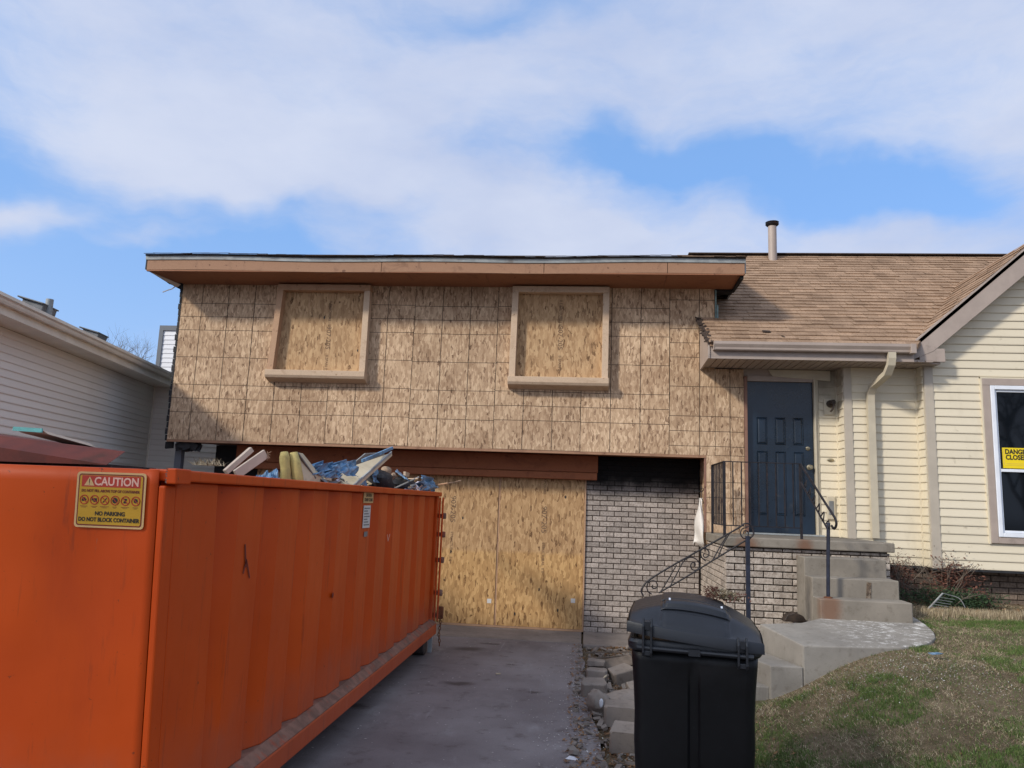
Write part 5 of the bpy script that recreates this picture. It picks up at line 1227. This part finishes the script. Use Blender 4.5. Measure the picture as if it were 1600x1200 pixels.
loft([(.985, .318, 4.28, 5.06, 0), (1.0, .328, 4.265, 5.075, 0), (1.03, .330, 4.262, 5.08, 0), (1.045, .322, 4.27, 5.07, 0), (1.045, .300, 4.30, 5.04, 0), (1.0, .296, 4.305, 5.035, 0)]).build('rim', M_BINLID, bn, autosmooth=True)
mb = MB(); mb.tube([(BX-.30, 4.245, 1.008), (BX+.30, 4.245, .998)], .014, 10); mb.box(BX-.03, BX+.03, 4.225, 4.27, .985, 1.018); mb.build('handle_bar', M_BINLID, bn, autosmooth=True)
LT = R(5.0)   # the lid sits askew, lower on the right
def tilt(x, y, z): dx = x-BX; return (BX+dx*math.cos(LT)+(z-1.08)*math.sin(LT), y, 1.085-dx*math.sin(LT)*1.15+(z-1.08))
def lidz(u, v):
    cx = 1-abs(2*u-1)**2.6; near = sm(v/.22); far = 1-sm((v-.86)/.14)*.5
    return 1.09 + (.030+.050*cx)*near*far + .035*math.sin(math.pi*u)*near + (.03 if near > 0 else 0)*0
mb = MB()
def lidf(u, v):
    x = BX-.352+.704*u; y = 4.238+.86*v + (.05*abs(2*u-1)**3 if v < .3 else -.04*abs(2*u-1)**3)
    return tilt(x, y, lidz(u, v)+.012*sm((u-.235)/.012)*sm((.765-u)/.012)*sm((v-.03)/.02))
mb.grid(60, 40, lidf); mb.build('lid', M_BINLID, bn, autosmooth=True, solid=.008)
mb = MB()   # skirt round the lid
ring = []
for k in range(64):
    t_ = k/64*4; i = int(t_); f_ = t_-i; u, v = ((f_, 0), (1, f_), (1-f_, 1), (0, 1-f_))[i]; p = Vector(lidf(u, v)); ring.append(p)
n = len(ring); vs = []
for p in ring:
    o_ = Vector((p.x-BX, p.y-4.66, 0)).normalized()*.010; vs += [p+o_*.4+Vector((0, 0, .006)), p+o_+Vector((0, 0, -.004)), p+o_*1.1+Vector((0, 0, -.05)), p-o_*.1+Vector((0, 0, -.05))]
mb.add(vs, [(4*i+j, 4*i+j+1, 4*((i+1) % n)+j+1, 4*((i+1) % n)+j) for i in range(n) for j in range(3)]); mb.build('lid_skirt', M_BINLID, bn, autosmooth=True)
mb = MB()   # raised rear panel and its ridge lines
for (v0, v1, h) in ((.015, .13, .010), (.155, .30, .016)):
    def pf(u, v, v0=v0, v1=v1, h=h): 
        uu = .25+.5*u; vv = v0+(v1-v0)*v; p = Vector(lidf(uu, vv)); e = sm(min(u, 1-u)/.03)*sm(min(v, 1-v)/.12); return p+Vector((0, -.003*e, h*e))
    mb.grid(24, 8, pf)
mb.build('raised_lid_panel', M_BINLID, bn, autosmooth=True)
for vv in (.14, .34):
    mb = MB(); mb.tube([Vector(lidf(.24+.52*k/20, vv))+Vector((0, 0, .010)) for k in range(21)], .006, 6); mb.build('lid_ridge', M_BINLID, bn, autosmooth=True)
for (xx, zt, zb) in ((BX-.245, 1.150, .965), (BX+.245, 1.085, .935)):
    mb = MB()
    for s_ in (-1, 1): mb.prism([(4.222, zb+.02), (4.232, zb), (4.27, zb), (4.285, zt), (4.25, zt+.01), (4.222, zt-.03)], (xx+s_*.021-.006, 0, 0), (0,1,0), (0,0,1), (.012, 0, 0))
    mb.box(xx-.017, xx+.017, 4.232, 4.27, zt-.05, zt-.004); mb.box(xx-.017, xx+.017, 4.232, 4.262, zb+.004, zb+.03); mb.build('hinge_bracket', M_BINLID, bn, bevel=.003)
for (u, v) in ((.30, .22), (.70, .22)):
    mb = MB(); p = Vector(lidf(u, v)); mb.obox(p+Vector((0, -.004, .022)), (.010, .014, .006), (45, 0, 0)); mb.build('lid_sticker', M_WHITE, bn)
for s_ in (-1, 1):
    mb = MB(); mb.lathe([(.04, -.03), (.125, -.028), (.135, -.015), (.135, .015), (.125, .028), (.04, .03)], (BX+s_*.265, 4.42, .135), (1, 0, 0), 24); mb.build('wheel', M_BIN, bn, autosmooth=True)
mb = MB(); mb.tube([(BX-.24, 4.42, .135), (BX+.24, 4.42, .135)], .012, 8); mb.build('axle', M_TYRE, bn)
bn.rotation_euler.z = R(-6.5); bn.location.x -= .012
# dry burnt plant clump on the back right of the lid
mb = MB(); c = Vector((.865, 4.90, 1.215))
for k in range(900):
    d = Vector((random.gauss(0, 1), random.gauss(0, .7), abs(random.gauss(0, .6)))).normalized(); p = c+Vector((d.x*.085, d.y*.07, d.z*.055-d.x*.012))*random.uniform(.5, 1); q = p+Vector((random.uniform(-.035, .035), random.uniform(-.03, .03), random.uniform(-.008, .022))); w_ = Vector((random.uniform(-.006, .006), .003, random.uniform(-.004, .006)))
    mb.add([p-w_, p+w_, q], [(0, 1, 2)])
cl = tag(mb.build('dry_plant_clump', M_STRAW), 'clump of dry burnt plant matter lying on the right side of the bin lid', 'plant clump')
mb = MB()
for k in range(200):
    p = c+Vector((random.gauss(-.075, .022), random.gauss(0, .03), random.uniform(0, .06))); q = p+Vector((random.uniform(-.02, .02), 0, random.uniform(-.01, .02))); mb.add([p, p+Vector((.008, 0, .008)), q], [(0, 1, 2)])
for k in range(160):
    p = c+Vector((random.gauss(.03, .05), random.gauss(0, .04), random.uniform(-.02, .03))); mb.add([p, p+Vector((.012, 0, .006)), p+Vector((.004, .01, .012))], [(0, 1, 2)])
mb.build('burnt_leaves', M_BUSHRED, cl)

# ------------------------------------------------------------------ tumbled retaining blocks beside the driveway
def rough_block(name, c, size, rot, mat, label, cat='block', group=None, top_chip=.0):
    mb = MB(); w, d, h = size; q = .018
    poly = [(-w/2+q, -d/2), (w/2-q, -d/2), (w/2, -d/2+q*1.5), (w/2*.82, d/2), (-w/2*.82, d/2), (-w/2, -d/2+q*1.5)]
    rx, ry, rz = [R(a) for a in rot]; m3 = Euler((rx, ry, rz)).to_matrix(); n = len(poly); vs = []
    for zz_, s_ in ((-h/2, 1), (h/2-.01, 1.0), (h/2, .965)):
        for (a, b) in poly:
            jitter = Vector((random.uniform(-1, 1), random.uniform(-1, 1), random.uniform(-1, 1)))*.006
            vs.append(m3 @ (Vector((a*s_, b*s_, zz_))+jitter))
    fs = [tuple(range(n))[::-1], tuple(range(2*n, 3*n))]+[(i*n+j, i*n+(j+1) % n, (i+1)*n+(j+1) % n, (i+1)*n+j) for i in range(2) for j in range(n)]
    mb.add(vs, fs); me = mb.mesh(name, mat); o = link(name, me, None, c)
    b = o.modifiers.new('b', 'BEVEL'); b.width = .006; b.segments = 2; b.limit_method = 'ANGLE'
    return tag(o, label, cat, group)
GB = 'tumbled concrete blocks beside the driveway'
rough_block('concrete_block', (.345, 6.60, .075), (.33, .26, .155), (0, 2, 4), M_BLOCKST, 'large clean concrete block left of the bin, just behind the nearest one', group=GB)
rough_block('concrete_block', (.385, 5.98, .065), (.34, .27, .15), (2, 0, -3), M_BLOCKST, 'nearest concrete block, pressed against the left side of the bin', group=GB)
rough_block('concrete_block', (.12, 7.50, .06), (.24, .22, .13), (2, -2, 2), M_BLOCKST, 'concrete block at the driveway edge behind the dark round stone', group=GB)
rough_block('concrete_block', (.155, 8.02, .065), (.21, .19, .13), (-3, 0, -4), M_BLOCKST, 'concrete block with a pale stick in front, third from the back on the driveway side', group=GB)
rough_block('concrete_block', (.145, 8.36, .045), (.20, .2, .06), (0, 2, 3), M_BLOCKST, 'lower of two thin stacked slabs at the driveway edge', group=GB)
rough_block('concrete_block', (.15, 8.40, .115), (.20, .2, .055), (-3, 1, -2), M_BLOCKST, 'upper of two thin stacked slabs at the driveway edge', group=GB)
rough_block('concrete_block', (.40, 8.02, .085), (.25, .18, .13), (8, -14, 26), M_BLOCKST, 'tilted concrete block in the middle of the heap, one end raised', group=GB)
rough_block('concrete_block', (.66, 8.15, .11), (.26, .2, .12), (-4, -4, 6), M_BLOCKST, 'concrete block half hidden by the bin, beside the tilted one', group=GB)
rough_block('concrete_block', (.69, 8.62, .08), (.24, .2, .10), (0, 3, -5), M_BLOCKST, 'low concrete block near the bin below an upright one', group=GB)
rough_block('concrete_block', (.70, 9.15, .16), (.20, .09, .24), (-6, 4, 8), M_BLOCKST, 'concrete block standing upright on end nearest the brick wall', group=GB)
rough_block('concrete_slab', (.60, 7.35, .10), (.36, .30, .05), (20, -10, 22), M_BLOCKST, 'thin leaning concrete slab beside the bin behind the brown boulder', 'slab')
rough_block('charred_plank', (.40, 8.52, .10), (.34, .16, .04), (28, -10, 8), M_TWIG, 'short charred plank leaning in the block heap', 'plank')
def boulder(c, r3_, label, seed, mat, name='boulder'):
    o = blob(c, r3_, name, mat, label, 'stone', seed, 24, 14); return o
boulder((.145, 6.92, .075), (.105, .11, .10), 'round dark stone with a white paint spot at the driveway edge', 31, M_BLOCKST, 'round_stone')
mb = MB(); mb.lathe([(.022, 0), (.016, .004)], (0, 0, 0), (0, -1, 0), 9); mb.v = [(x*.8+.172, y+6.802, z*1.7+.10) for x, y, z in mb.v]; ps = mb.build('white_spot', M_WHITE, bpy.data.objects['round_stone'])
boulder((.42, 6.98, .05), (.27, .18, .11), 'low brown boulder between the round stone and the bin', 44, M_BLOCKST)
mb = MB(); mb.beam((.17, 7.80, .05), (.25, 7.93, .09), .012, .012); tag(mb.build('pale_stick', M_CREAM), 'short pale stick among the blocks at the driveway edge', 'stick')
for i, (a, b) in enumerate((((.05, 9.0, .10), (.62, 9.1, .12)), ((.08, 8.85, .06), (.50, 8.95, .10)))):
    mb = MB(); mb.beam(a, b, .02, .014); tag(mb.build('thin_lath', M_TWIG), ('thin lath lying along the back of the block heap', 'thinner lath just in front of the one at the back of the heap')[i], 'lath')
mb = MB()
for k in range(430):
    x = min(max(G_(.42, .33), -.04), 1.3); y = U(5.4, 9.9); mb.obox((x, y, max(ground_h(x, y), -.01)+U(.0, .025)), (U(.015, .09), U(.012, .06), U(.008, .04)), (U(-35, 35), U(-35, 35), U(0, 180)))
rc = mb.build('rubble_chunks', M_BLOCKST, bevel=.003); tag(rc, kind='stuff'); rc['label'] = 'small broken chunks among the concrete blocks'
mb = MB()
for k in range(140):
    x = min(max(G_(.5, .3), .05), 1.2); y = U(5.2, 10.0); z = max(ground_h(x, y), 0)+.012; a = U(0, 6.28); L = U(.03, .13); mb.tube([(x, y, z), (x+L*math.cos(a)*.5, y+L*math.sin(a)*.5, z+U(0, .03)), (x+L*math.cos(a), y+L*math.sin(a), z+U(0, .02))], .0025, 4)
tw = mb.build('fallen_twigs', M_TWIG); tag(tw, kind='stuff'); tw['label'] = 'fallen twigs among the concrete blocks'
# loose litter: leaves and chips (uncountable)
def scatter(name, mat, n, xf, yf, size, label, cond=None, flat=.25, lift=.010):
    mb = MB(); cnt = 0
    while cnt < n:
        x, y = xf(), yf()
        if cond and not cond(x, y): continue
        z = (max(ground_h(x, y), .0 if x < interp(y, [a for a, b in EDGE], [b for a, b in EDGE]) else -1))+lift
        s_ = size*random.uniform(.5, 1.5); a = random.random()*6.28; t1 = Vector((math.cos(a), math.sin(a), random.uniform(-flat, flat*2)))*s_; t2 = Vector((-math.sin(a), math.cos(a), random.uniform(-flat, flat)))*s_*random.uniform(.4, .8)
        p = Vector((x, y, z+abs(t1.z)*.5)); mb.add([p-t1, p+t2*.6, p+t1, p-t2*.7], [(0, 1, 2, 3)]); cnt += 1
    o = mb.build(name, mat); tag(o, kind='stuff'); o['label'] = label; return o
scatter('leaf_litter', M_LEAF, 12000, lambda: G_(.6, .36), lambda: U(4.0, 10.0), .017, 'brown leaf litter among the blocks', lambda x, y: x > -.12 and x < 1.5)
scatter('pale_crumbs', M_CHIP, 3200, lambda: G_(.25, .28), lambda: U(4.0, 9.8), .007, 'pale crumbs along the driveway edge', lambda x, y: x > -.5)
scatter('driveway_crumbs', M_CHIP, 330, lambda: U(-2.2, .2), lambda: U(4.5, 10.5), .009, 'white crumbs scattered on the driveway', None, .1, .003)
scatter('lawn_crumbs', M_CHIP, 1500, lambda: G_(2.6, .45), lambda: G_(6.75, .38), .0065, 'white crumbs on the lawn below the walk', lambda x, y: y < 7.15 or x > 3.4)
scatter('bed_leaves', M_LEAF, 1600, lambda: U(3.6, 7), lambda: U(9.2, 10.2), .018, 'brown leaves in the bed below the siding')
scatter('lawn_leaves', M_LEAF, 1400, lambda: U(1.1, 6), lambda: U(3.8, 9), .010, 'tiny brown leaves on the lawn', lambda x, y: not (x < 3.5 and y > 7.1))
mb = MB(); mb.obox((2.98, 7.02, .615), (.10, .05, .004), (4, -3, 15)); mb.obox((3.02, 7.03, .619), (.05, .05, .004), (4, 8, 50)); tag(mb.build('blue_wrapper', M_BLUE), 'small bright blue scrap on the grass by the walk corner', 'scrap')
mb = MB(); mb.add([(-.10, 5.62, .004), (-.02, 5.60, .004), (-.0, 5.66, .004), (-.07, 5.69, .004)], [(0, 1, 2, 3)]); tag(mb.build('paper_scrap', M_WHITE, solid=.002), 'flat white paper scrap on the driveway near the bottom edge', 'scrap')
mb = MB(); mb.obox((-.85, 8.1, .008), (.045, .02, .01), (0, 0, 20)); tag(mb.build('pale_chip', M_CREAM), 'single pale chip of wood in the middle of the driveway', 'chip')

# grass (uncountable) ------------------------------------------------------------
def in_walk(x, y):
    if 2.38 < x < 3.33 and y > 8.2: return True
    if 1.0 < x < 1.95 and 7.1 < y < 7.9: return True
    if x < 2.4 and y > 7.9: return x < 1.9
    c = False; n = len(P_)
    for i in range(n):
        (x0, y0), (x1, y1) = P_[i], P_[i-1]
        if (y0 > y) != (y1 > y) and x < (x1-x0)*(y-y0)/(y1-y0)+x0: c = not c
    return c
def blades(name, mat, n, dens, hmin, hmax, w, label, lean=.5, seed=1, region=(1.0, 7.2, 3.3, 10.1)):
    rg = np.random.default_rng(seed); V_ = []; cnt = 0
    while cnt < n:
        x = rg.uniform(region[0], region[1]); y = rg.uniform(region[2], region[3])
        if in_walk(x, y): continue
        if x < 1.62 and y > 7.0: continue
        if x*x/1.0 and abs(x) > y*.88+.6: continue
        if rg.random() > dens(x, y): continue
        z = ground_h(x, y)-.004; a = rg.uniform(0, 6.283); h = rg.uniform(hmin, hmax)*(.6+.4*dens(x, y)); l = rg.uniform(.1, 1)*lean*h*1.6
        dx, dy = math.cos(a)*w, math.sin(a)*w; b = rg.uniform(0, 6.283); lx, ly = math.cos(b)*l, math.sin(b)*l
        V_ += [(x-dx, y-dy, z), (x+dx, y+dy, z), (x+dx*.7+lx*.4, y+dy*.7+ly*.4, z+h*.6), (x-dx*.7+lx*.4, y-dy*.7+ly*.4, z+h*.6), (x+lx, y+ly, z+h)]; cnt += 1
    me = bpy.data.meshes.new(name); F = []
    for k in range(cnt): b = 5*k; F += [(b, b+1, b+2, b+3), (b+3, b+2, b+4)]
    me.from_pydata(V_, [], F); me.materials.append(mat); o = bpy.data.objects.new(name, me); COL.objects.link(o); tag(o, kind='stuff'); o['label'] = label; return o
def nz(x, y, s, o=0): return noise.noise(Vector((x*s+o, y*s-o, o)))
def gdens(x, y):
    d = .10+.70*sm((nz(x, y, 1.5, 3.1)+.5*nz(x, y, 5, 1)-.14)/.35)
    d = max(d, 1.0*sm(1.5-math.hypot((x-2.15)/1.05, (y-4.75)/.60)))            # thick patch near the bottom
    d = max(d, .75*sm(1.4-math.hypot((x-1.35)/.35, (y-5.3)/1.3)))
    d = max(d, 1.0*sm(1.35-math.hypot((x-5.2)/1.7, (y-8.55)/.28)))           # green band right of the walk
    d = max(d, .75*sm(1.3-math.hypot((x-3.0)/.28, (y-5.6)/.3)), .7*sm(1.3-math.hypot((x-2.1)/.3, (y-6.2)/.35)), .6*sm(1.3-math.hypot((x-3.9)/.45, (y-7.3)/.25)))
    if y > 9.0: d *= .12
    return d*(.35+.65*sm((nz(x, y, 9, 7)+.35)/.5))
def sdens(x, y):
    d = .30+.5*sm((nz(x, y, 2.2, 9)+.2)/.4)
    d = max(d, sm(1.3-math.hypot((x-4.6)/1.6, (y-9.25)/.35)))
    return d*(.4+.6*sm((nz(x, y, 7, 2)+.3)/.4))
blades('green_grass', M_GRASS, 125000, gdens, .016, .05, .0020, 'patchy green grass on the front lawn', seed=2)
blades('straw_grass', M_STRAW, 130000, sdens, .010, .034, .0016, 'dry straw-coloured turf on the front lawn', lean=2.2, seed=3)
blades('tall_straw', M_STRAW, 2600, lambda x, y: sm(1.3-math.hypot((x-4.5)/1.3, (y-9.0)/.2)), .05, .12, .002, 'tall dry grass stems by the flower bed', lean=.3, seed=4, region=(3.5, 6.5, 8.7, 9.6))

# shrubs by the foundation --------------------------------------------------------
def shrub(name, mat, c, r3_, n, size, label, stems=14, stem_mat=None, up=1.0, clumps=9):
    root = thing(name, (c[0], c[1], ground_h(c[0], c[1])), label, 'shrub'); mb = MB()
    cs_ = [Vector((G_(0, .45), G_(0, .4), U(.25, 1))) for _ in range(clumps)]
    for k in range(n):
        q = random.choice(cs_); d = Vector((q.x+G_(0, .26), q.y+G_(0, .26), q.z+G_(0, .24)))
        if d.z < 0: d.z = -d.z*.3
        p = Vector((c[0]+d.x*r3_[0], c[1]+d.y*r3_[1], ground_h(c[0], c[1])+d.z*r3_[2])); s_ = size*U(.5, 1.4)
        t1 = Vector((G_(0, 1), G_(0, 1), G_(0, 1))).normalized()*s_; t2 = t1.orthogonal().normalized()*s_*.45; mb.add([p-t1, p+t2, p+t1, p-t2], [(0, 1, 2, 3)])
    mb.build('foliage', mat, root)
    mb = MB(); b = Vector((c[0], c[1], ground_h(c[0], c[1])-.02))
    for k in range(stems):
        e = b+Vector((G_(0, .7)*r3_[0], G_(0, .6)*r3_[1], U(.8, 1.35)*r3_[2])); m_ = b.lerp(e, .5)+Vector((G_(0, .05), G_(0, .03), .04)); mb.tube([b+Vector((G_(0, .03), 0, 0)), m_, e], [.007, .005, .002], 5)
        for j in range(3): f_ = m_.lerp(e, U(.1, .9)); mb.tube([f_, f_+Vector((G_(0, .08), G_(0, .06), U(.02, .12)))], [.003, .001], 4)
    mb.build('stems', stem_mat or M_TWIG, root); return root
shrub('dead_shrub', M_BUSHRED, (4.42, 10.02, 0), (.34, .20, .42), 2600, .016, 'russet dead shrub with grey twigs in front of the brick foundation', 22, M_TWIG)
shrub('dark_shrub', M_BUSHRED, (3.92, 10.05, 0), (.20, .15, .46), 700, .014, 'thin dark twiggy climber just right of the porch steps', 16, M_TWIG)
shrub('evergreen_shrub', M_BUSHLEAF, (4.38, 9.78, 0), (.48, .18, .17), 3800, .015, 'low dark green shrub spreading under the russet dead one', 8, M_TWIG, clumps=14)
for k, (x, y) in enumerate(((5.6, 9.75), (6.1, 9.7))):
    shrub('small_weed', M_BUSHLEAF, (x, y, 0), (.13, .09, .08), 260, .013, ('small green weed in the bed below the window', 'second small green weed, at the right end of the bed')[k], 3)
# bent grey metal grille lying by the bed
gr0 = thing('bent_metal_grille', (4.05, 9.45, ground_h(4.05, 9.45)), 'bent pale grey metal grille lying between the steps and the shrubs', 'grille')
mb = MB(); z0 = ground_h(4.0, 9.4); A_, B_ = Vector((3.93, 9.38, z0+.005)), Vector((4.17, 9.55, z0+.17)); mb.beam(A_, B_, .018, .010); mb.build('rail', M_DRIP, gr0)
mb = MB(); C_, D_ = Vector((4.20, 9.40, z0+.01)), Vector((4.34, 9.52, z0+.12)); r3(mb, [B_, Vector((4.26, 9.56, z0+.15)), D_, Vector((4.36, 9.44, z0+.03))], .005); mb.build('curved_rod', M_GREYPANEL, gr0)
for t_ in (.15, .3, .45, .6, .75):
    mb = MB(); mb.beam(A_.lerp(B_, t_), A_.lerp(B_, t_)+Vector((.17, .0, -.02)), .010, .005); mb.build('slat', M_GREYPANEL, gr0)
# rubble heap and dark hole where the walk meets the porch
mb = MB()
for k in range(60):
    x = U(1.9, 2.42); y = U(8.25, 8.98); mb.obox((x, y, ground_h(x, y)+U(0, .05)), (U(.02, .08), U(.02, .07), U(.01, .04)), (U(-30, 30), U(-30, 30), U(0, 180)))
rb = mb.build('broken_mortar', M_BLOCKST, bevel=.003); tag(rb, kind='stuff'); rb['label'] = 'broken mortar crumbs between walk and porch'
mb = MB(); mb.prism([(2.13, .60), (2.38, .60), (2.34, .665), (2.25, .70), (2.17, .67)], (0, 8.62, 0), (1,0,0), (0,0,1), (0, .12, 0)); tag(mb.build('rusty_scrap', M_BURNT, bevel=.01), 'dark rusty scrap lying at the left foot of the concrete steps', 'scrap')

# ------------------------------------------------------------------ neighbouring house on the left
nh = thing('neighbour_house', (-9.5, 9, 0), 'pale grey-white sided single storey house on the left with a long gutter', 'house')
NF = Vector((-7.27, 12.0, 0)); NDIR = Vector((.19, -.982, 0)).normalized(); NN = Vector((.982, .19, 0)).normalized(); NL = 7.2
siding_wall('side_wall', NF, NDIR, NN, NL, .35, 3.44, .0883, M_SIDING_W, nh)
siding_wall('return_wall', NF, (NN.x, NN.y, 0), (NDIR.x, NDIR.y, 0), 1.3, .35, 3.44, .0883, M_SIDING_W, nh)
def nbox(mb, s0, s1, o0, o1, z0, z1):
    """box in the neighbour's frame: s along the wall towards the street, o outwards"""
    q = [NF+NDIR*s+NN*o for s, o in ((s0, o0), (s1, o0), (s1, o1), (s0, o1))]
    mb.add([(p.x, p.y, z0) for p in q]+[(p.x, p.y, z1) for p in q], [(0, 1, 2, 3), (7, 6, 5, 4), (0, 4, 5, 1), (1, 5, 6, 2), (2, 6, 7, 3), (3, 7, 4, 0)]); return mb
nbox(MB(), -.02, .02, -.01, .035, .35, 3.44).build('corner_trim', M_NBTRIM, nh, bevel=.004)
nbox(MB(), -1.9, NL, -.0, .33, 3.447, 3.46).build('soffit', M_NBTRIM, nh)
nbox(MB(), -1.9, NL, .331, .352, 3.445, 3.575).build('fascia', M_NBTRIM, nh, bevel=.003)
gp0 = NF+NDIR*(-1.9)+NN*.354
mb = MB(); mb.prism([(0, .09), (0, .0), (.06, 0), (.072, .02), (.078, .04), (.10, .058), (.10, .09), (.093, .09), (.093, .064), (.07, .035), (.066, .01), (.006, .01), (.006, .09)], gp0+Vector((0, 0, 3.535)), NN, (0, 0, 1), NDIR*(NL+1.9)); mb.build('gutter', M_NBTRIM, nh)
nbox(MB(), -9, NL-.02, -9.0, -.06, -.3, 3.44).build('core_wall', M_SIDING_W, nh)
mb = MB(); q0 = NF+NDIR*(-9.2)+NN*.36; mb.prism([(0, 3.61), (-4.9, 3.61+4.9*.23), (-9.8, 3.61), (-9.8, 3.58), (0, 3.58)], q0, NN, (0, 0, 1), NDIR*(NL+9.3)); nrf = mb.build('roof', M_SHINGLE_D, nh)
mb = MB()
for k in range(34):
    nbox(mb, -9.2, NL+.1, .36-k*.14-.15, .37-k*.14, 3.612+k*.14*.23, 3.624+k*.14*.23)
tag(mb.build('shingle_courses', M_SHINGLE_D, nrf), kind='stuff')
def on_roof(px, inward):
    """point on the neighbour's roof, a given distance in from the eave, in the direction of image column px"""
    d = pix_dir(px, 520); e = NF+NN*(.36-inward)
    t_ = (e.x*NN.x+e.y*NN.y)/(d.x*NN.x+d.y*NN.y); p = Vector((d.x*t_, d.y*t_, 3.61+inward*.23)); return p
for i, (px, w_, h_) in enumerate(((54, .34, .25), (147, .30, .23))):
    p = on_roof(px, .75); mb = MB(); an = math.degrees(math.atan2(NN.y, NN.x))
    mb.obox(p+Vector((0, 0, h_/2+.01)), (w_*.8, w_, h_), (0, 11, an)); mb.obox(p+Vector((0, 0, h_+.02)), (w_, w_*1.2, .02), (0, 14, an)); mb.build('roof_vent', M_GREYPANEL, nh, bevel=.015)
p = on_roof(71, .6); mb = MB(); mb.tube([p-Vector((0, 0, .1)), p+Vector((0, 0, .36))], .045, 14); mb.build('vent_pipe', M_DRIP, nh, autosmooth=True)

# far gable-ended house glimpsed between the two
fh = thing('far_house', (-10, 21, 0), 'white sided wall with dark grey edging glimpsed above the neighbour roof', 'house')
mb = MB(); mb.box(-12.05, -6.4, 20.06, 25, 0, 6.3); mb.build('core_wall', M_SIDING_W, fh)
M_WHITESIDE = siding('white siding', (.70, .70, .72), gamt=.1)
siding_wall('far_siding', (-12.0, 20.0, 0), (1,0,0), (0,-1,0), 5.6, 3.2, 6.2, .13, M_WHITESIDE, fh)
mb = MB(); mb.box(-12.12, -12.0, 19.96, 20.06, 0, 6.2); mb.build('corner_board', M_GREYTRIM, fh); mb = MB(); mb.box(-12.12, -6.4, 19.96, 20.06, 6.2, 6.34); mb.build('top_board', M_GREYTRIM, fh)

# ------------------------------------------------------------------ bare trees
def bare_tree(loc, H_, label, seed, levels=5, spread=.62, trunk=.16, lean=(0, 0), nb=3):
    rn = random.Random(seed); root = thing('bare_tree', loc, label, 'tree'); tk = MB(); cr = MB()
    def grow(p, d, L, r_, lv):
        n = 4; pts = [p]; dd = d
        for i in range(n):
            dd = (dd+Vector((rn.gauss(0, .10), rn.gauss(0, .10), rn.gauss(.03, .06)))).normalized(); pts.append(pts[-1]+dd*L/n)
        (tk if lv == 0 else cr).tube(pts, [r_*(1-.45*i/n) for i in range(n+1)], 8 if lv < 2 else (5 if lv < 4 else 3))
        if lv >= levels: return
        for k in range(nb+(1 if lv > 0 else 2)):
            b = pts[rn.randint(2, n)] if k else pts[-1]
            a = rn.uniform(0, 6.283); side = dd.orthogonal().normalized(); side = (side*math.cos(a)+dd.cross(side)*math.sin(a))
            nd = (dd*rn.uniform(.55, 1)+side*spread*rn.uniform(.7, 1.3)+Vector((0, 0, .12))).normalized()
            grow(b, nd, L*rn.uniform(.55, .8), r_*rn.uniform(.42, .58), lv+1)
    grow(Vector(loc), Vector((lean[0], lean[1], 1)).normalized(), H_*.36, trunk, 0)
    tk.build('trunk', M_TWIG, root, smooth=True); cr.build('crown', M_TWIG, root, smooth=True); return root
bare_tree((-15.6, 27, .3), 8.0, 'bare tree whose twigs show beside the far white house', 5, levels=5, trunk=.12)
bare_tree((-7.3, -1.1, -.05), 9.5, 'big bare tree left of the driveway behind the viewer', 9, levels=5, trunk=.24)
bare_tree((20.5, -18.0, -.3), 12, 'bare tree across the street reflected in the window', 14, levels=4, trunk=.25)
